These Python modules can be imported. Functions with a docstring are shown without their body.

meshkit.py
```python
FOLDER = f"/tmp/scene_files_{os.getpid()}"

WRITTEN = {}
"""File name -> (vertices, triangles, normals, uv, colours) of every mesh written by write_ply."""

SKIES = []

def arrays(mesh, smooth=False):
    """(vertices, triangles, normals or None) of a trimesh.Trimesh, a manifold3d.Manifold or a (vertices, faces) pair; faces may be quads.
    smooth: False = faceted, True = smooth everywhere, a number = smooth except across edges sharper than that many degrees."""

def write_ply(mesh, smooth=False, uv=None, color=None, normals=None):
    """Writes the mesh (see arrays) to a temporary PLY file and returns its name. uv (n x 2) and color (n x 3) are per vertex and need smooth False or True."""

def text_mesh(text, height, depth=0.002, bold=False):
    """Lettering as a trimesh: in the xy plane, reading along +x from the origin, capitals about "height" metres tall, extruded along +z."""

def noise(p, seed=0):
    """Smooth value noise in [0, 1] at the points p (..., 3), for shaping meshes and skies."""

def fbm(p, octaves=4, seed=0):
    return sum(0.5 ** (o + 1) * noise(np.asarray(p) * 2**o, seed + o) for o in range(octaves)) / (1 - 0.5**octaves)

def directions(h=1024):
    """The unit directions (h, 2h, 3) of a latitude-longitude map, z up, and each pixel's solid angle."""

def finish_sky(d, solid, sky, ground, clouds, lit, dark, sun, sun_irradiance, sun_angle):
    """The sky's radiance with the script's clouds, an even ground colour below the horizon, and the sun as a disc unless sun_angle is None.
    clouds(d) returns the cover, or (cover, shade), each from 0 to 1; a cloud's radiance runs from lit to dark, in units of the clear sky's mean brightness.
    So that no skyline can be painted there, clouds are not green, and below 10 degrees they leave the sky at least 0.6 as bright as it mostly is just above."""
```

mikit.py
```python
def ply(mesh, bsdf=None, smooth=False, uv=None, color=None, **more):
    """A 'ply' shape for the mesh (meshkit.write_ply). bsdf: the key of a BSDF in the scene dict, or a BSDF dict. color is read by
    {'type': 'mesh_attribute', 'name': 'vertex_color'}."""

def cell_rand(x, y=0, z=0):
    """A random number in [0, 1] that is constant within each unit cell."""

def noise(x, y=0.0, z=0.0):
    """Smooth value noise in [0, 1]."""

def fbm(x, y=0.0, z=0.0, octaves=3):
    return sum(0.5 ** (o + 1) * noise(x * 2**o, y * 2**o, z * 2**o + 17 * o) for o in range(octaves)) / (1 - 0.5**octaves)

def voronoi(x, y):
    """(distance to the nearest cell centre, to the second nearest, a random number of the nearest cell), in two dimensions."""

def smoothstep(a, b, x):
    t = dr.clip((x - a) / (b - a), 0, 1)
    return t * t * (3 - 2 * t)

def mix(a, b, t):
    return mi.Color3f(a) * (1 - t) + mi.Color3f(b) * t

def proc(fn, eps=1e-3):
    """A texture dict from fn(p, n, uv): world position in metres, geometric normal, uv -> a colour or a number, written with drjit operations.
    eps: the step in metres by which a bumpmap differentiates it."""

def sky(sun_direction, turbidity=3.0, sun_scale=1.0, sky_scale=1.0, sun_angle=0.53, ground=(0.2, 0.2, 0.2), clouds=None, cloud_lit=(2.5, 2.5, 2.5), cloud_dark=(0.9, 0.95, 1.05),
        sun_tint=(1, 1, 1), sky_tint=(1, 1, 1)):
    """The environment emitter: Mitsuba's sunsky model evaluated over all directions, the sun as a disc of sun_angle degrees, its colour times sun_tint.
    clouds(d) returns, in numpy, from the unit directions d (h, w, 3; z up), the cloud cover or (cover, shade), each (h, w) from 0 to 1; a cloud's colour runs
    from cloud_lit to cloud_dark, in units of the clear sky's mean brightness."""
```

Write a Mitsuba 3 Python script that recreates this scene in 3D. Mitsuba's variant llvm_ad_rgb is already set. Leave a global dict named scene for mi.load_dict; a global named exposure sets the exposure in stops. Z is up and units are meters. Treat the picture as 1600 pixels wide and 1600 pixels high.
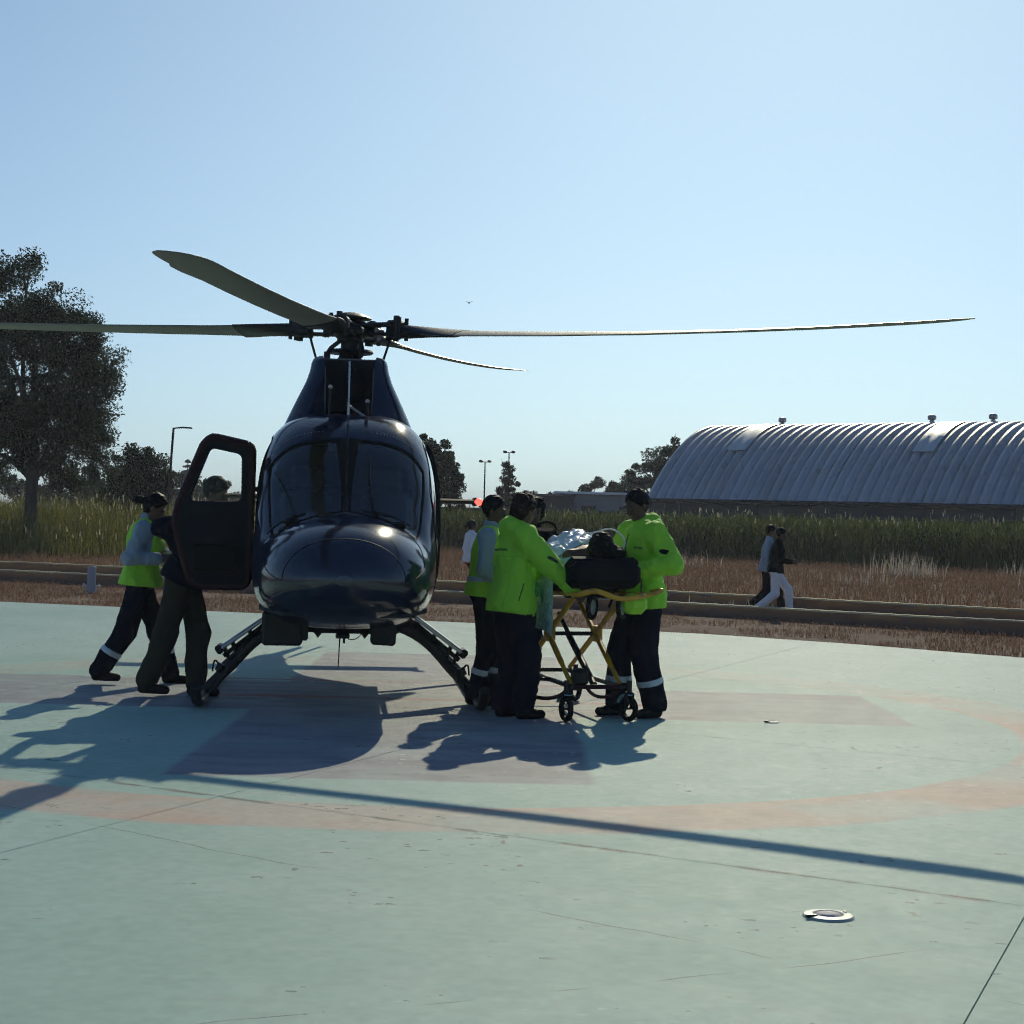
import math, numpy as np, trimesh, shapely, mitsuba as mi, mikit, meshkit
import drjit as dr
from manifold3d import Manifold, CrossSection
from scipy.interpolate import PchipInterpolator
from shapely.geometry import Polygon, LineString, box as sbox
from mikit import noise, fbm, smoothstep, mix, proc

T = mi.ScalarTransform4f
scene, labels = {}, {}

# ------------------------------------------------------------------ camera, sky, exposure
ROLL = 0.026
scene['camera'] = {
    'type': 'perspective', 'fov': 31.89, 'fov_axis': 'x', 'near_clip': 0.1, 'far_clip': 4000.0,
    'to_world': T().look_at(origin=[0, 0, 1.6], target=[0, 10, 1.611], up=[-ROLL, 0, 1]),
}
SUN = (0.288, 1.70, 1.0)
scene['sky_light'] = mikit.sky(SUN, turbidity=3.1, sky_scale=1.02, sun_scale=1.15, ground=(0.16, 0.15, 0.12), sky_tint=(0.83, 1.02, 1.26), sun_tint=(0.87, 1.02, 1.13))
exposure = 1.25

# ------------------------------------------------------------------ helpers
A = np.array
def V(*a): return np.array(a, float)
def unit(v):
    v = np.asarray(v, float)
    return v / (np.linalg.norm(v) + 1e-12)
cat_ = trimesh.util.concatenate

def numbered(key):
    if key not in scene and not any(k.startswith(key + '__') for k in scene) and key not in labels:
        return key
    n = 1
    while True:
        k = f'{key}_{n:03d}'
        if k not in scene and k not in labels and not any(q.startswith(k + '__') for q in scene):
            return k
        n += 1
_counts = {}
def fast_key(key):                      # numbering without scanning, for long loops
    n = _counts.get(key, -1) + 1
    _counts[key] = n
    return key if n == 0 else f'{key}_{n:03d}'

def tag(key, label=None, category=None, group=None, kind=None):
    d = labels.setdefault(key, {})
    for k, v in (('label', label), ('category', category), ('group', group), ('kind', kind)):
        if v: d[k] = v
    return key

def obj(name, mesh, mat, parent=None, smooth=35, label=None, fast=False, **kw):
    key = name if parent is None else f'{parent}__{name}'
    key = fast_key(key) if fast else numbered(key)
    scene[key] = mikit.ply(mesh, mat, smooth=smooth, **kw)
    if label: labels.setdefault(key, {})['label'] = label
    return key

def thing(name, label, category, group=None, kind=None):
    key = numbered(name)
    tag(key, label, category, group, kind)
    return key

def xf(mesh, M):
    m = mesh.copy()
    m.apply_transform(M)
    return m

def frame(x, y, z, o=(0, 0, 0)):
    M = np.eye(4)
    M[:3, 0], M[:3, 1], M[:3, 2], M[:3, 3] = x, y, z, o
    return M

def box(c, size, R=None, bevel=0.0):
    s = np.asarray(size, float) / 2
    if bevel > 0:
        b = min(bevel, s.min() * 0.98)
        pts = [[sx * (s[0] - (b if k != 0 else 0)), sy * (s[1] - (b if k != 1 else 0)), sz * (s[2] - (b if k != 2 else 0))]
               for sx in (-1, 1) for sy in (-1, 1) for sz in (-1, 1) for k in range(3)]
        m = trimesh.Trimesh(pts).convex_hull
    else:
        m = trimesh.creation.box(extents=s * 2)
    M = np.eye(4)
    if R is not None: M[:3, :3] = R
    M[:3, 3] = c
    m.apply_transform(M)
    return m

def rot(axis, deg):
    return trimesh.transformations.rotation_matrix(math.radians(deg), axis)[:3, :3]

def tube(path, r, sides=10, caps=True, squash=None):
    p = np.asarray(path, float)
    r = np.broadcast_to(np.asarray(r, float), (len(p),))
    t = np.gradient(p, axis=0)
    t /= np.linalg.norm(t, axis=1, keepdims=True) + 1e-12
    a = np.cross(t[0], [0, 0, 1.0]) if abs(t[0][2]) < 0.9 else np.cross(t[0], [1.0, 0, 0])
    ang = np.arange(sides) * 2 * np.pi / sides
    vs = []
    for i in range(len(p)):
        a = a - t[i] * (a @ t[i])
        a /= np.linalg.norm(a) + 1e-12
        b = np.cross(t[i], a)
        vs.append(p[i] + r[i] * (np.cos(ang)[:, None] * a + np.sin(ang)[:, None] * b))
    v = np.vstack(vs)
    n = len(p)
    i, j = np.meshgrid(np.arange(n - 1), np.arange(sides), indexing='ij')
    q = np.stack([i * sides + j, i * sides + (j + 1) % sides, (i + 1) * sides + (j + 1) % sides, (i + 1) * sides + j], -1).reshape(-1, 4)
    f = np.vstack([q[:, [0, 1, 2]], q[:, [0, 2, 3]]])
    if caps:
        v = np.vstack([v, p[0], p[-1]])
        c0, c1 = n * sides, n * sides + 1
        jj = np.arange(sides)
        f = np.vstack([f, np.stack([(jj + 1) % sides, jj, jj * 0 + c0], 1), np.stack([(n - 1) * sides + jj, (n - 1) * sides + (jj + 1) % sides, jj * 0 + c1], 1)])
    return trimesh.Trimesh(v, f, process=False)

def rod(a, b, r, r2=None, sides=10):
    return tube([a, b], [r, r if r2 is None else r2], sides)

def smooth_path(pts, n=24):
    p = np.asarray(pts, float)
    s = np.r_[0, np.cumsum(np.linalg.norm(np.diff(p, axis=0), axis=1))]
    from scipy.interpolate import CubicSpline
    return np.stack([CubicSpline(s, p[:, k])(np.linspace(0, s[-1], n)) for k in range(3)], 1)

def ellipsoid(c, r, R=None, sub=3):
    m = trimesh.creation.icosphere(subdivisions=sub)
    m.vertices *= np.asarray(r, float)
    M = np.eye(4)
    if R is not None: M[:3, :3] = R
    M[:3, 3] = c
    m.apply_transform(M)
    return m

def loft(rings, closed=True, caps=True):
    rings = np.asarray(rings, float)
    n, k = rings.shape[:2]
    v = rings.reshape(-1, 3)
    i, j = np.meshgrid(np.arange(n - 1), np.arange(k if closed else k - 1), indexing='ij')
    q = np.stack([i * k + j, i * k + (j + 1) % k, (i + 1) * k + (j + 1) % k, (i + 1) * k + j], -1).reshape(-1, 4)
    f = np.vstack([q[:, [0, 1, 2]], q[:, [0, 2, 3]]])
    if caps and closed:
        v = np.vstack([v, rings[0].mean(0), rings[-1].mean(0)])
        jj = np.arange(k)
        f = np.vstack([f, np.stack([(jj + 1) % k, jj, jj * 0 + n * k], 1), np.stack([(n - 1) * k + jj, (n - 1) * k + (jj + 1) % k, jj * 0 + n * k + 1], 1)])
    return trimesh.Trimesh(v, f, process=False)

def prism(poly, h, M=None):
    m = trimesh.creation.extrude_polygon(poly, h, engine='earcut')
    if M is not None: m.apply_transform(M)
    return m

def revolve(profile, c=(0, 0, 0), R=None, sections=24):
    m = trimesh.creation.revolve(np.asarray(profile, float), sections=sections)
    M = np.eye(4)
    if R is not None: M[:3, :3] = R
    M[:3, 3] = c
    m.apply_transform(M)
    return m

def to_mani(m):
    m = m.copy(); m.merge_vertices()
    import manifold3d
    return Manifold(manifold3d.Mesh(np.asarray(m.vertices, np.float32), np.asarray(m.faces, np.uint32)))

def patch(poly, f, du, dv):
    """The part of the surface f(u, v) inside a polygon of the (u, v) plane, with clean cut borders."""
    if poly.is_empty: return None
    shapely.prepare(poly)
    u0, v0, u1, v1 = poly.bounds
    us = np.arange(math.floor(u0 / du), math.ceil(u1 / du) + 1) * du
    vs = np.arange(math.floor(v0 / dv), math.ceil(v1 / dv) + 1) * dv
    U, Wv = np.meshgrid(us[:-1], vs[:-1], indexing='ij')
    cells = shapely.box(U.ravel(), Wv.ravel(), U.ravel() + du, Wv.ravel() + dv)
    full = shapely.contains_properly(poly, cells)
    cut = shapely.intersects(poly, cells) & ~full
    P, F, at = [], [], 0
    uu, vv = U.ravel()[full], Wv.ravel()[full]
    n = len(uu)
    if n:
        P.append(np.stack([np.stack([uu, vv], 1), np.stack([uu + du, vv], 1), np.stack([uu + du, vv + dv], 1), np.stack([uu, vv + dv], 1)], 1).reshape(-1, 2))
        b = np.arange(n)[:, None] * 4
        F += [b + A([0, 1, 2]), b + A([0, 2, 3])]
        at = n * 4
    for g in shapely.intersection(poly, cells[cut]):
        for h in getattr(g, 'geoms', [g]):
            if h.geom_type == 'Polygon' and h.area > 1e-9:
                vt, ft = trimesh.creation.triangulate_polygon(h, engine='earcut')
                P.append(vt); F.append(ft + at); at += len(vt)
    p, fa = np.vstack(P), np.vstack(F)
    key = np.round(p * 1e6).astype(np.int64)
    _, first, inv = np.unique(key, axis=0, return_index=True, return_inverse=True)
    p, fa = p[first], inv.reshape(-1)[fa]
    fa = fa[(fa[:, 0] != fa[:, 1]) & (fa[:, 1] != fa[:, 2]) & (fa[:, 0] != fa[:, 2])]
    # one winding
    a, b, c = p[fa[:, 0]], p[fa[:, 1]], p[fa[:, 2]]
    s = (b[:, 0] - a[:, 0]) * (c[:, 1] - a[:, 1]) - (b[:, 1] - a[:, 1]) * (c[:, 0] - a[:, 0])
    fa = np.where((s < 0)[:, None], fa[:, ::-1], fa)[np.abs(s) > 1e-12]
    return trimesh.Trimesh(f(p[:, 0], p[:, 1]), fa, process=False)

def rpoly(pts, r=0.0):
    p = Polygon(pts)
    return p.buffer(-r).buffer(r, quad_segs=6) if r else p

# ------------------------------------------------------------------ materials
def rgb(*c): return {'type': 'rgb', 'value': list(c)}
def mat(name, base, rough=0.6, metal=0.0, spec=0.5, **kw):
    b = proc(base) if callable(base) else rgb(*base)
    scene[name] = {'type': 'twosided', 'b': {'type': 'principled', 'base_color': b, 'roughness': rough if not callable(rough) else proc(rough), 'metallic': metal, 'specular': spec, **kw}}
    return name

mat('navy_paint', (0.0045, 0.0085, 0.025), 0.11, 0.0, 0.5, clearcoat=1.0, clearcoat_gloss=0.97)
mat('navy_matt', (0.010, 0.012, 0.017), 0.6, 0, .15)
mat('black_metal', (0.012, 0.012, 0.013), 0.45, 0.0, 0.3)
mat('black_rubber', (0.010, 0.010, 0.010), 0.75, 0, .15)
mat('black_plastic', (0.011, 0.011, 0.012), 0.45, 0, .25)
mat('dark_red_rim', (0.030, 0.007, 0.009), 0.45, 0.0, 0.2)
mat('grey_steel', (0.42, 0.43, 0.45), 0.32, 0.85)
mat('white_paint', (0.72, 0.72, 0.70), 0.4)
mat('interior_grey', (0.028, 0.031, 0.038), 0.85, 0, .15)
mat('seat_fabric', (0.018, 0.020, 0.028), 0.9)
def blade_col(p, n, uv):
    return mix([0.20, 0.19, 0.16], [0.145, 0.14, 0.12], fbm(p.x * 3.0, p.y * 3.0, p.z * 3.0))
mat('blade_grey', blade_col, 0.5)
scene['clear_glass'] = {'type': 'thindielectric', 'int_ior': 1.5}
scene['door_glass'] = {'type': 'thindielectric', 'int_ior': 1.26}
mat('red_lens', (0.75, 0.03, 0.02), 0.15, 0, 0.5, clearcoat=1.0)

def pad_paint(p, n, uv):
    x, y = p.x, p.y
    big = fbm(x * 0.35, y * 0.35, 1.0, 3)
    med = fbm(x * 1.7 + 5, y * 1.7, 2.0, 4)
    fine = fbm(x * 21, y * 21, 3.0, 3)
    scuff = fbm(x * 5.0 + y * 1.7, y * 6.0, 7.0, 4)
    col = mix([0.225, 0.352, 0.302], [0.285, 0.408, 0.360], smoothstep(0.2, 0.8, big * 0.6 + med * 0.4))
    col = mix(col, [0.31, 0.40, 0.36], 0.30 * smoothstep(0.48, 0.72, scuff * 0.6 + med * 0.4))
    # worn ring
    d = dr.sqrt(dr.square(x + 0.62) + dr.square(y - 14.3))
    wob = 0.10 * (med - 0.5)
    ring = smoothstep(4.55, 4.62, d + wob) * (1 - smoothstep(5.30, 5.42, d + wob))
    col = mix(col, mix([0.42, 0.275, 0.215], [0.385, 0.315, 0.265], smoothstep(0.35, 0.7, med)), ring * (1 - 0.6 * smoothstep(14.5, 18.0, y)) * (0.42 + 0.42 * smoothstep(0.30, 0.62, fbm(x * 1.1, y * 1.1, 9.0, 3))))
    # worn cross
    cx, cy = x + 0.75, y - 15.4
    w2 = 0.05 * (med - 0.5)
    arm_v = (1 - smoothstep(1.24, 1.32, dr.abs(cx) + w2)) * (1 - smoothstep(4.70, 4.78, dr.abs(cy) + w2))
    arm_h = (1 - smoothstep(1.15, 1.23, dr.abs(cy) + w2)) * (1 - smoothstep(3.96, 4.04, dr.abs(cx) + w2))
    cr = dr.maximum(arm_v, arm_h)
    lil = mix([0.165, 0.165, 0.19], [0.215, 0.22, 0.24], smoothstep(0.3, 0.7, fbm(x * 2.2, y * 6.0, 4.0, 3)))
    col = mix(col, lil, cr * (0.72 + 0.24 * smoothstep(0.3, 0.6, fbm(x * 1.4 + 4, y * 1.4, 15.0, 3))))
    # red stripes of the letter in the middle of the cross
    st = (1 - smoothstep(0.045, 0.055, dr.abs(cy - 1.35))) + (1 - smoothstep(0.10, 0.115, dr.abs(cy + 0.12)))
    col = mix(col, [0.24, 0.09, 0.09], dr.clip(st, 0, 1) * (1 - smoothstep(1.9, 1.95, dr.abs(cx))) * (0.35 + 0.6 * smoothstep(0.35, 0.6, med)))
    # white specks and dark grit
    sp = smoothstep(0.80, 0.86, fbm(x * 9, y * 34, 11.0, 3)) * smoothstep(0.50, 0.62, big)
    col = mix(col, [0.50, 0.53, 0.51], 0.7 * sp)
    col = mix(col, [0.10, 0.11, 0.10], 0.75 * smoothstep(0.76, 0.82, fbm(x * 13 + 3, y * 17, 13.0, 3)) * smoothstep(0.55, 0.7, med))
    # grime along the main joint and hairline cracks
    j = 0.5213 * x + 0.8534 * y - 7.62
    along = fbm(x * 5, y * 5, 21.0, 3)
    col = mix(col, [0.13, 0.14, 0.125], 0.85 * (1 - smoothstep(0.004, 0.055, dr.abs(j + 0.03 * (along - 0.5)))) * smoothstep(0.42, 0.62, along))
    for (ax, ay, c, s) in ((0.93, -0.37, 1.2, 3.0), (0.62, 0.78, 5.75, 4.0), (-0.45, 0.89, 5.3, 5.0)):
        k = ax * x + ay * y - c + 0.22 * (fbm(x * 0.9 + s, y * 0.9, s, 4) - 0.5)
        col = mix(col, [0.11, 0.125, 0.115], 0.7 * (1 - smoothstep(0.002, 0.008, dr.abs(k))) * smoothstep(0.40, 0.55, fbm(x * 2.3, y * 2.3, s + 2, 2)))
    return col * (0.91 + 0.18 * fine)
def pad_rough(p, n, uv):
    return 0.66 + 0.06 * fbm(p.x * 9, p.y * 9, 5.0, 3)
mat('pad_paint', pad_paint, pad_rough, 0.0, 0.16)
mat('concrete_edge', lambda p, n, uv: mix([0.10, 0.09, 0.08], [0.2, 0.19, 0.17], fbm(p.x * 4, p.y * 4, p.z * 9)), 0.9)

def soil(p, n, uv):
    a = fbm(p.x * 0.5, p.y * 0.5, 0.0, 4)
    b = fbm(p.x * 6, p.y * 6, 2.0, 4)
    return mix([0.085, 0.047, 0.033], [0.16, 0.10, 0.07], smoothstep(0.25, 0.75, 0.5 * a + 0.5 * b))
mat('soil', soil, 0.95, 0.0, 0.2)

# ------------------------------------------------------------------ the ground and the pad
GZ = -0.13
def ground_mesh():
    xs = np.r_[-1500, -600, -250, np.linspace(-120, 160, 71), 260, 600, 1500]
    ys = np.r_[-1500, -400, -80, np.linspace(-30, 110, 71), 180, 400, 900, 2200]
    X, Y = np.meshgrid(xs, ys, indexing='ij')
    Z = GZ + 0.08 * (meshkit.fbm(np.stack([X * 0.15, Y * 0.15, X * 0], -1), 3) - 0.5) * (Y > 25) - 0.02
    i, j = np.meshgrid(np.arange(len(xs) - 1), np.arange(len(ys) - 1), indexing='ij')
    n = len(ys)
    q = np.stack([i * n + j, (i + 1) * n + j, (i + 1) * n + j + 1, i * n + j + 1], -1).reshape(-1, 4)
    return (np.stack([X, Y, Z], -1).reshape(-1, 3), q)
obj('ground', ground_mesh(), 'soil', smooth=True)
tag('ground', 'bare reddish brown soil of the field around the helipad', kind='structure')

PAD = Polygon([(-26, 35.0), (-15, 30.9), (-8, 28.4), (-4.5, 27.3), (-1.1, 26.25), (1.0, 25.6), (2.75, 24.95), (4.5, 23.7), (6.4, 21.9), (9, 18.6), (12, 14), (14, 8), (15, 0), (14, -9), (-26, -9)])
tag('helipad', 'pale green painted concrete helipad with worn orange ring and lilac cross', kind='structure')
obj('base', prism(PAD, 0.146, frame([1, 0, 0], [0, 1, 0], [0, 0, 1], (0, 0, -0.153))), 'pad_paint', 'helipad', smooth=False)
jn, jd = V(0.5213, 0.8534), V(0.926, -0.377)          # joint normals
def half(nrm, c0, c1):
    d = V(-nrm[1], nrm[0])
    a, b = nrm * c0, nrm * c1
    return Polygon([a - d * 200, a + d * 200, b + d * 200, b - d * 200])
STEP = 4.4
J0 = 7.62
K0 = 0.926 * 2.148 - 0.377 * 7.366
for i in range(-6, 14):
    row = PAD.intersection(half(jn, J0 + i * STEP + 0.001, J0 + (i + 1) * STEP - 0.001))
    if row.is_empty: continue
    for j in range(-24, 10):
        s = row.intersection(half(jd, K0 + j * STEP + 0.001, K0 + (j + 1) * STEP - 0.001))
        for g in getattr(s, 'geoms', [s]):
            if g.geom_type != 'Polygon' or g.area < 0.01: continue
            g2 = g.buffer(-0.002, join_style=2)
            if g2.is_empty or g2.geom_type != 'Polygon': continue
            m = prism(g2, 0.010, frame([1, 0, 0], [0, 1, 0], [0, 0, 1], (0, 0, -0.010)))
            obj('slab', m, 'pad_paint', 'helipad', smooth=False, fast=True)
# ------------------------------------------------------------------ the helicopter (local frame: x to its left, y aft from the mast, z up)
HELI = thing('helicopter', 'glossy dark navy helicopter with four grey rotor blades parked on the green helipad', 'helicopter')
YAW = math.atan(0.0927)
HM = frame([math.cos(YAW), math.sin(YAW), 0], [-math.sin(YAW), math.cos(YAW), 0], [0, 0, 1], (-1.483, 16.0, 0))
def hp(name, mesh, m, parent=HELI, smooth=35, label=None):
    return obj(name, xf(mesh, HM), m, parent, smooth, label)

ST = A([  # y, half width, z bottom, z widest, z top, exponent above, exponent below
    (-3.19, .02, 1.075, 1.09, 1.105, 2.0, 2.0), (-3.17, .16, .99, 1.09, 1.18, 2.0, 2.1), (-3.12, .27, .92, 1.08, 1.24, 2.05, 2.2), (-3.0, .41, .89, 1.07, 1.355, 2.1, 2.4),
    (-2.8, .54, .815, 1.06, 1.455, 2.15, 2.6), (-2.5, .635, .745, 1.06, 1.53, 2.2, 2.7), (-2.25, .675, .705, 1.09, 1.56, 2.25, 2.8),
    (-2.0, .71, .67, 1.14, 1.79, 2.4, 2.9), (-1.7, .735, .665, 1.2, 2.08, 3.0, 3.0), (-1.4, .75, .66, 1.25, 2.285, 3.3, 3.1),
    (-1.1, .76, .66, 1.3, 2.385, 3.4, 3.2), (-.7, .77, .66, 1.32, 2.42, 3.3, 3.2), (0, .775, .66, 1.33, 2.43, 3.2, 3.2), (1.0, .77, .66, 1.33, 2.43, 3.1, 3.2),
    (1.8, .71, .74, 1.38, 2.42, 2.5, 3.0), (2.6, .54, .98, 1.52, 2.36, 2.3, 2.5), (3.4, .35, 1.22, 1.66, 2.24, 2.1, 2.2), (4.4, .25, 1.42, 1.75, 2.08, 2, 2),
    (5.4, .19, 1.56, 1.78, 1.99, 2, 2), (6.3, .14, 1.64, 1.79, 1.93, 2, 2), (6.5, .09, 1.68, 1.79, 1.90, 2, 2)])
SP = [PchipInterpolator(ST[:, 0], ST[:, k]) for k in range(1, 7)]
def fus(y, th, off=0.0):
    def at(y, th):
        w, zb, zc, zt, n1, n2 = (s(np.clip(y, -3.19, 6.5)) for s in SP)
        c, s = np.cos(th), np.sin(th)
        n = np.where(c > 0, n1, n2)
        x = w * np.sign(s) * np.abs(s) ** (2 / n)
        z = np.where(c > 0, zc + (zt - zc) * np.abs(c) ** (2 / n1), zc - (zc - zb) * np.abs(c) ** (2 / n2))
        return np.stack([x, np.asarray(y, float) + 0 * x, z], -1)
    p = at(y, th)
    if np.isscalar(off) and off == 0.0: return p
    e = 1e-3
    n = np.cross(at(y + e, th) - at(y - e, th), at(y, th + e) - at(y, th - e))
    n /= np.linalg.norm(n, axis=-1, keepdims=True) + 1e-12
    ctr = np.stack([0 * p[..., 0], p[..., 1], 0 * p[..., 0] + 1.3], -1)
    n *= np.sign(((p - ctr) * n).sum(-1, keepdims=True) + 1e-9)
    return p + n * off
# windows in (y, theta)
def mir(p): return Polygon([(y, -t) for y, t in p.exterior.coords][::-1])
WS = rpoly([(-2.205, .025), (-1.60, .025), (-1.60, .35), (-1.60, .62), (-1.62, .86), (-1.80, .91), (-2.05, .95), (-2.28, .93), (-2.33, .80), (-2.25, .40)], .025)
DOORHOLE = rpoly([(-1.46, .98), (-1.22, .80), (-.52, .80), (-.52, 2.45), (-1.50, 2.45), (-1.74, 1.9), (-1.86, 1.35), (-1.72, 1.05)], .08)
DOORWIN = rpoly([(-1.50, 1.00), (-1.24, .86), (-.62, .86), (-.62, 1.58), (-1.84, 1.56), (-1.72, 1.12)], .07)
CABWIN = rpoly([(-.34, .88), (.80, .88), (.80, 1.56), (-.34, 1.56)], .09)
holes = [WS, mir(WS), DOORWIN, mir(DOORHOLE), CABWIN, mir(CABWIN)]
MIDPOST = sbox(-2.205, -.04, -1.58, .04)
full = sbox(-3.185, -math.pi, 6.5, math.pi)
hull = full.difference(MIDPOST.buffer(-.001))
for h in holes: hull = hull.difference(h)
body = patch(hull, lambda y, t: fus(y, t), .05, .05)
cap = [fus(A([-3.185] * 40), np.linspace(-math.pi, math.pi, 41)[:-1])]
for k in (.6, .2): cap.append((cap[0] - cap[0].mean(0)) * k + cap[0].mean(0) + V(0, -.006 * (1 - k), 0))
hp('fuselage', cat_([body, loft(cap[::-1], caps=True)]), 'navy_paint', smooth=40)
# inner skin, so that the cabin has thickness and a dark lining
inner = sbox(-2.9, -math.pi, 2.0, math.pi)
for h in holes: inner = inner.difference(h.buffer(-.012))
hp('cabin_lining', patch(inner, lambda y, t: fus(y, t, -.035), .08, .08), 'interior_grey', smooth=40)
def reveal(poly, a, b, n=140):        # the edge of a hole between two offsets
    c = np.array([poly.exterior.interpolate(k / n, normalized=True).coords[0] for k in range(n)])
    return loft([fus(c[:, 0], c[:, 1], a), fus(c[:, 0], c[:, 1], b)], caps=False)
def glazed(name, poly, parent=HELI, off=-.008, label=None):
    g = hp(name, patch(poly.buffer(.004), lambda y, t: fus(y, t, off), .04, .04), 'clear_glass', parent, True, label)
    ring = poly.buffer(.008).difference(poly.buffer(-.012))
    hp('seal', cat_([patch(ring, lambda y, t: fus(y, t, .003), .04, .04), reveal(poly.buffer(-.012), .003, -.03)]), 'black_rubber', g, 40)
    return g
glazed('windshield', WS); glazed('windshield', mir(WS))
glazed('door_window', DOORWIN)
glazed('cabin_window', CABWIN); glazed('cabin_window', mir(CABWIN))
mp = MIDPOST
for h in holes: mp = mp.difference(h)
hp('windshield_divider', patch(mp, lambda y, t: fus(y, t, .001), .05, .02), 'black_rubber')
# doorway edge on the open side
DH = mir(DOORHOLE)
hp('doorway_frame', cat_([reveal(DH, .002, -.04), patch(DH.buffer(.03).difference(DH), lambda y, t: fus(y, t, .002), .04, .04)]), 'black_rubber', smooth=40)
# panel seams of the nose hood and the doors (thin raised gaskets)
def seam(pts, r=.004, closed=False):
    ls = LineString(pts)
    n = max(12, int(ls.length / .04))
    c = np.array([ls.interpolate(k / n, normalized=True).coords[0] for k in range(n + 1)])
    return tube(fus(c[:, 0], c[:, 1], .001), r, 5)
hp('hood_seam', cat_([seam([(-2.42, -1.05), (-2.36, -.8), (-2.27, -.3), (-2.26, 0), (-2.27, .3), (-2.36, .8), (-2.42, 1.05)]), seam([(-2.42, 1.05), (-2.6, 1.35), (-2.95, 1.55)]), seam([(-2.42, -1.05), (-2.6, -1.35), (-2.95, -1.55)]), seam([(-2.95, -1.55), (-2.95, 1.55)])]), 'navy_matt')
dd = DOORHOLE
hp('door_seam', seam(list(dd.exterior.coords), .005), 'black_rubber')
hp('door_seam', cat_([seam([(-.46, .82), (.95, .82), (.95, 2.5), (-.46, 2.5), (-.46, .82)], .005)]), 'black_rubber')
hp('door_seam', cat_([seam([(-.46, -.82), (.95, -.82), (.95, -2.5), (-.46, -2.5), (-.46, -.82)], .005)]), 'black_rubber')
hp('door_handle', box(fus(A([-.62]), A([1.78]), .02)[0], (.02, .16, .03), bevel=.008), 'grey_steel')
# rivets along the windshield top edge
riv = [ellipsoid(fus(A([-1.50]), A([t]), .001)[0], (.0045, .0045, .0045), sub=1) for t in np.r_[np.linspace(-.85, -.12, 22), np.linspace(.12, .85, 22)]]
tag(hp('rivet_row', cat_(riv), 'grey_steel'), kind='stuff')
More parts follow.
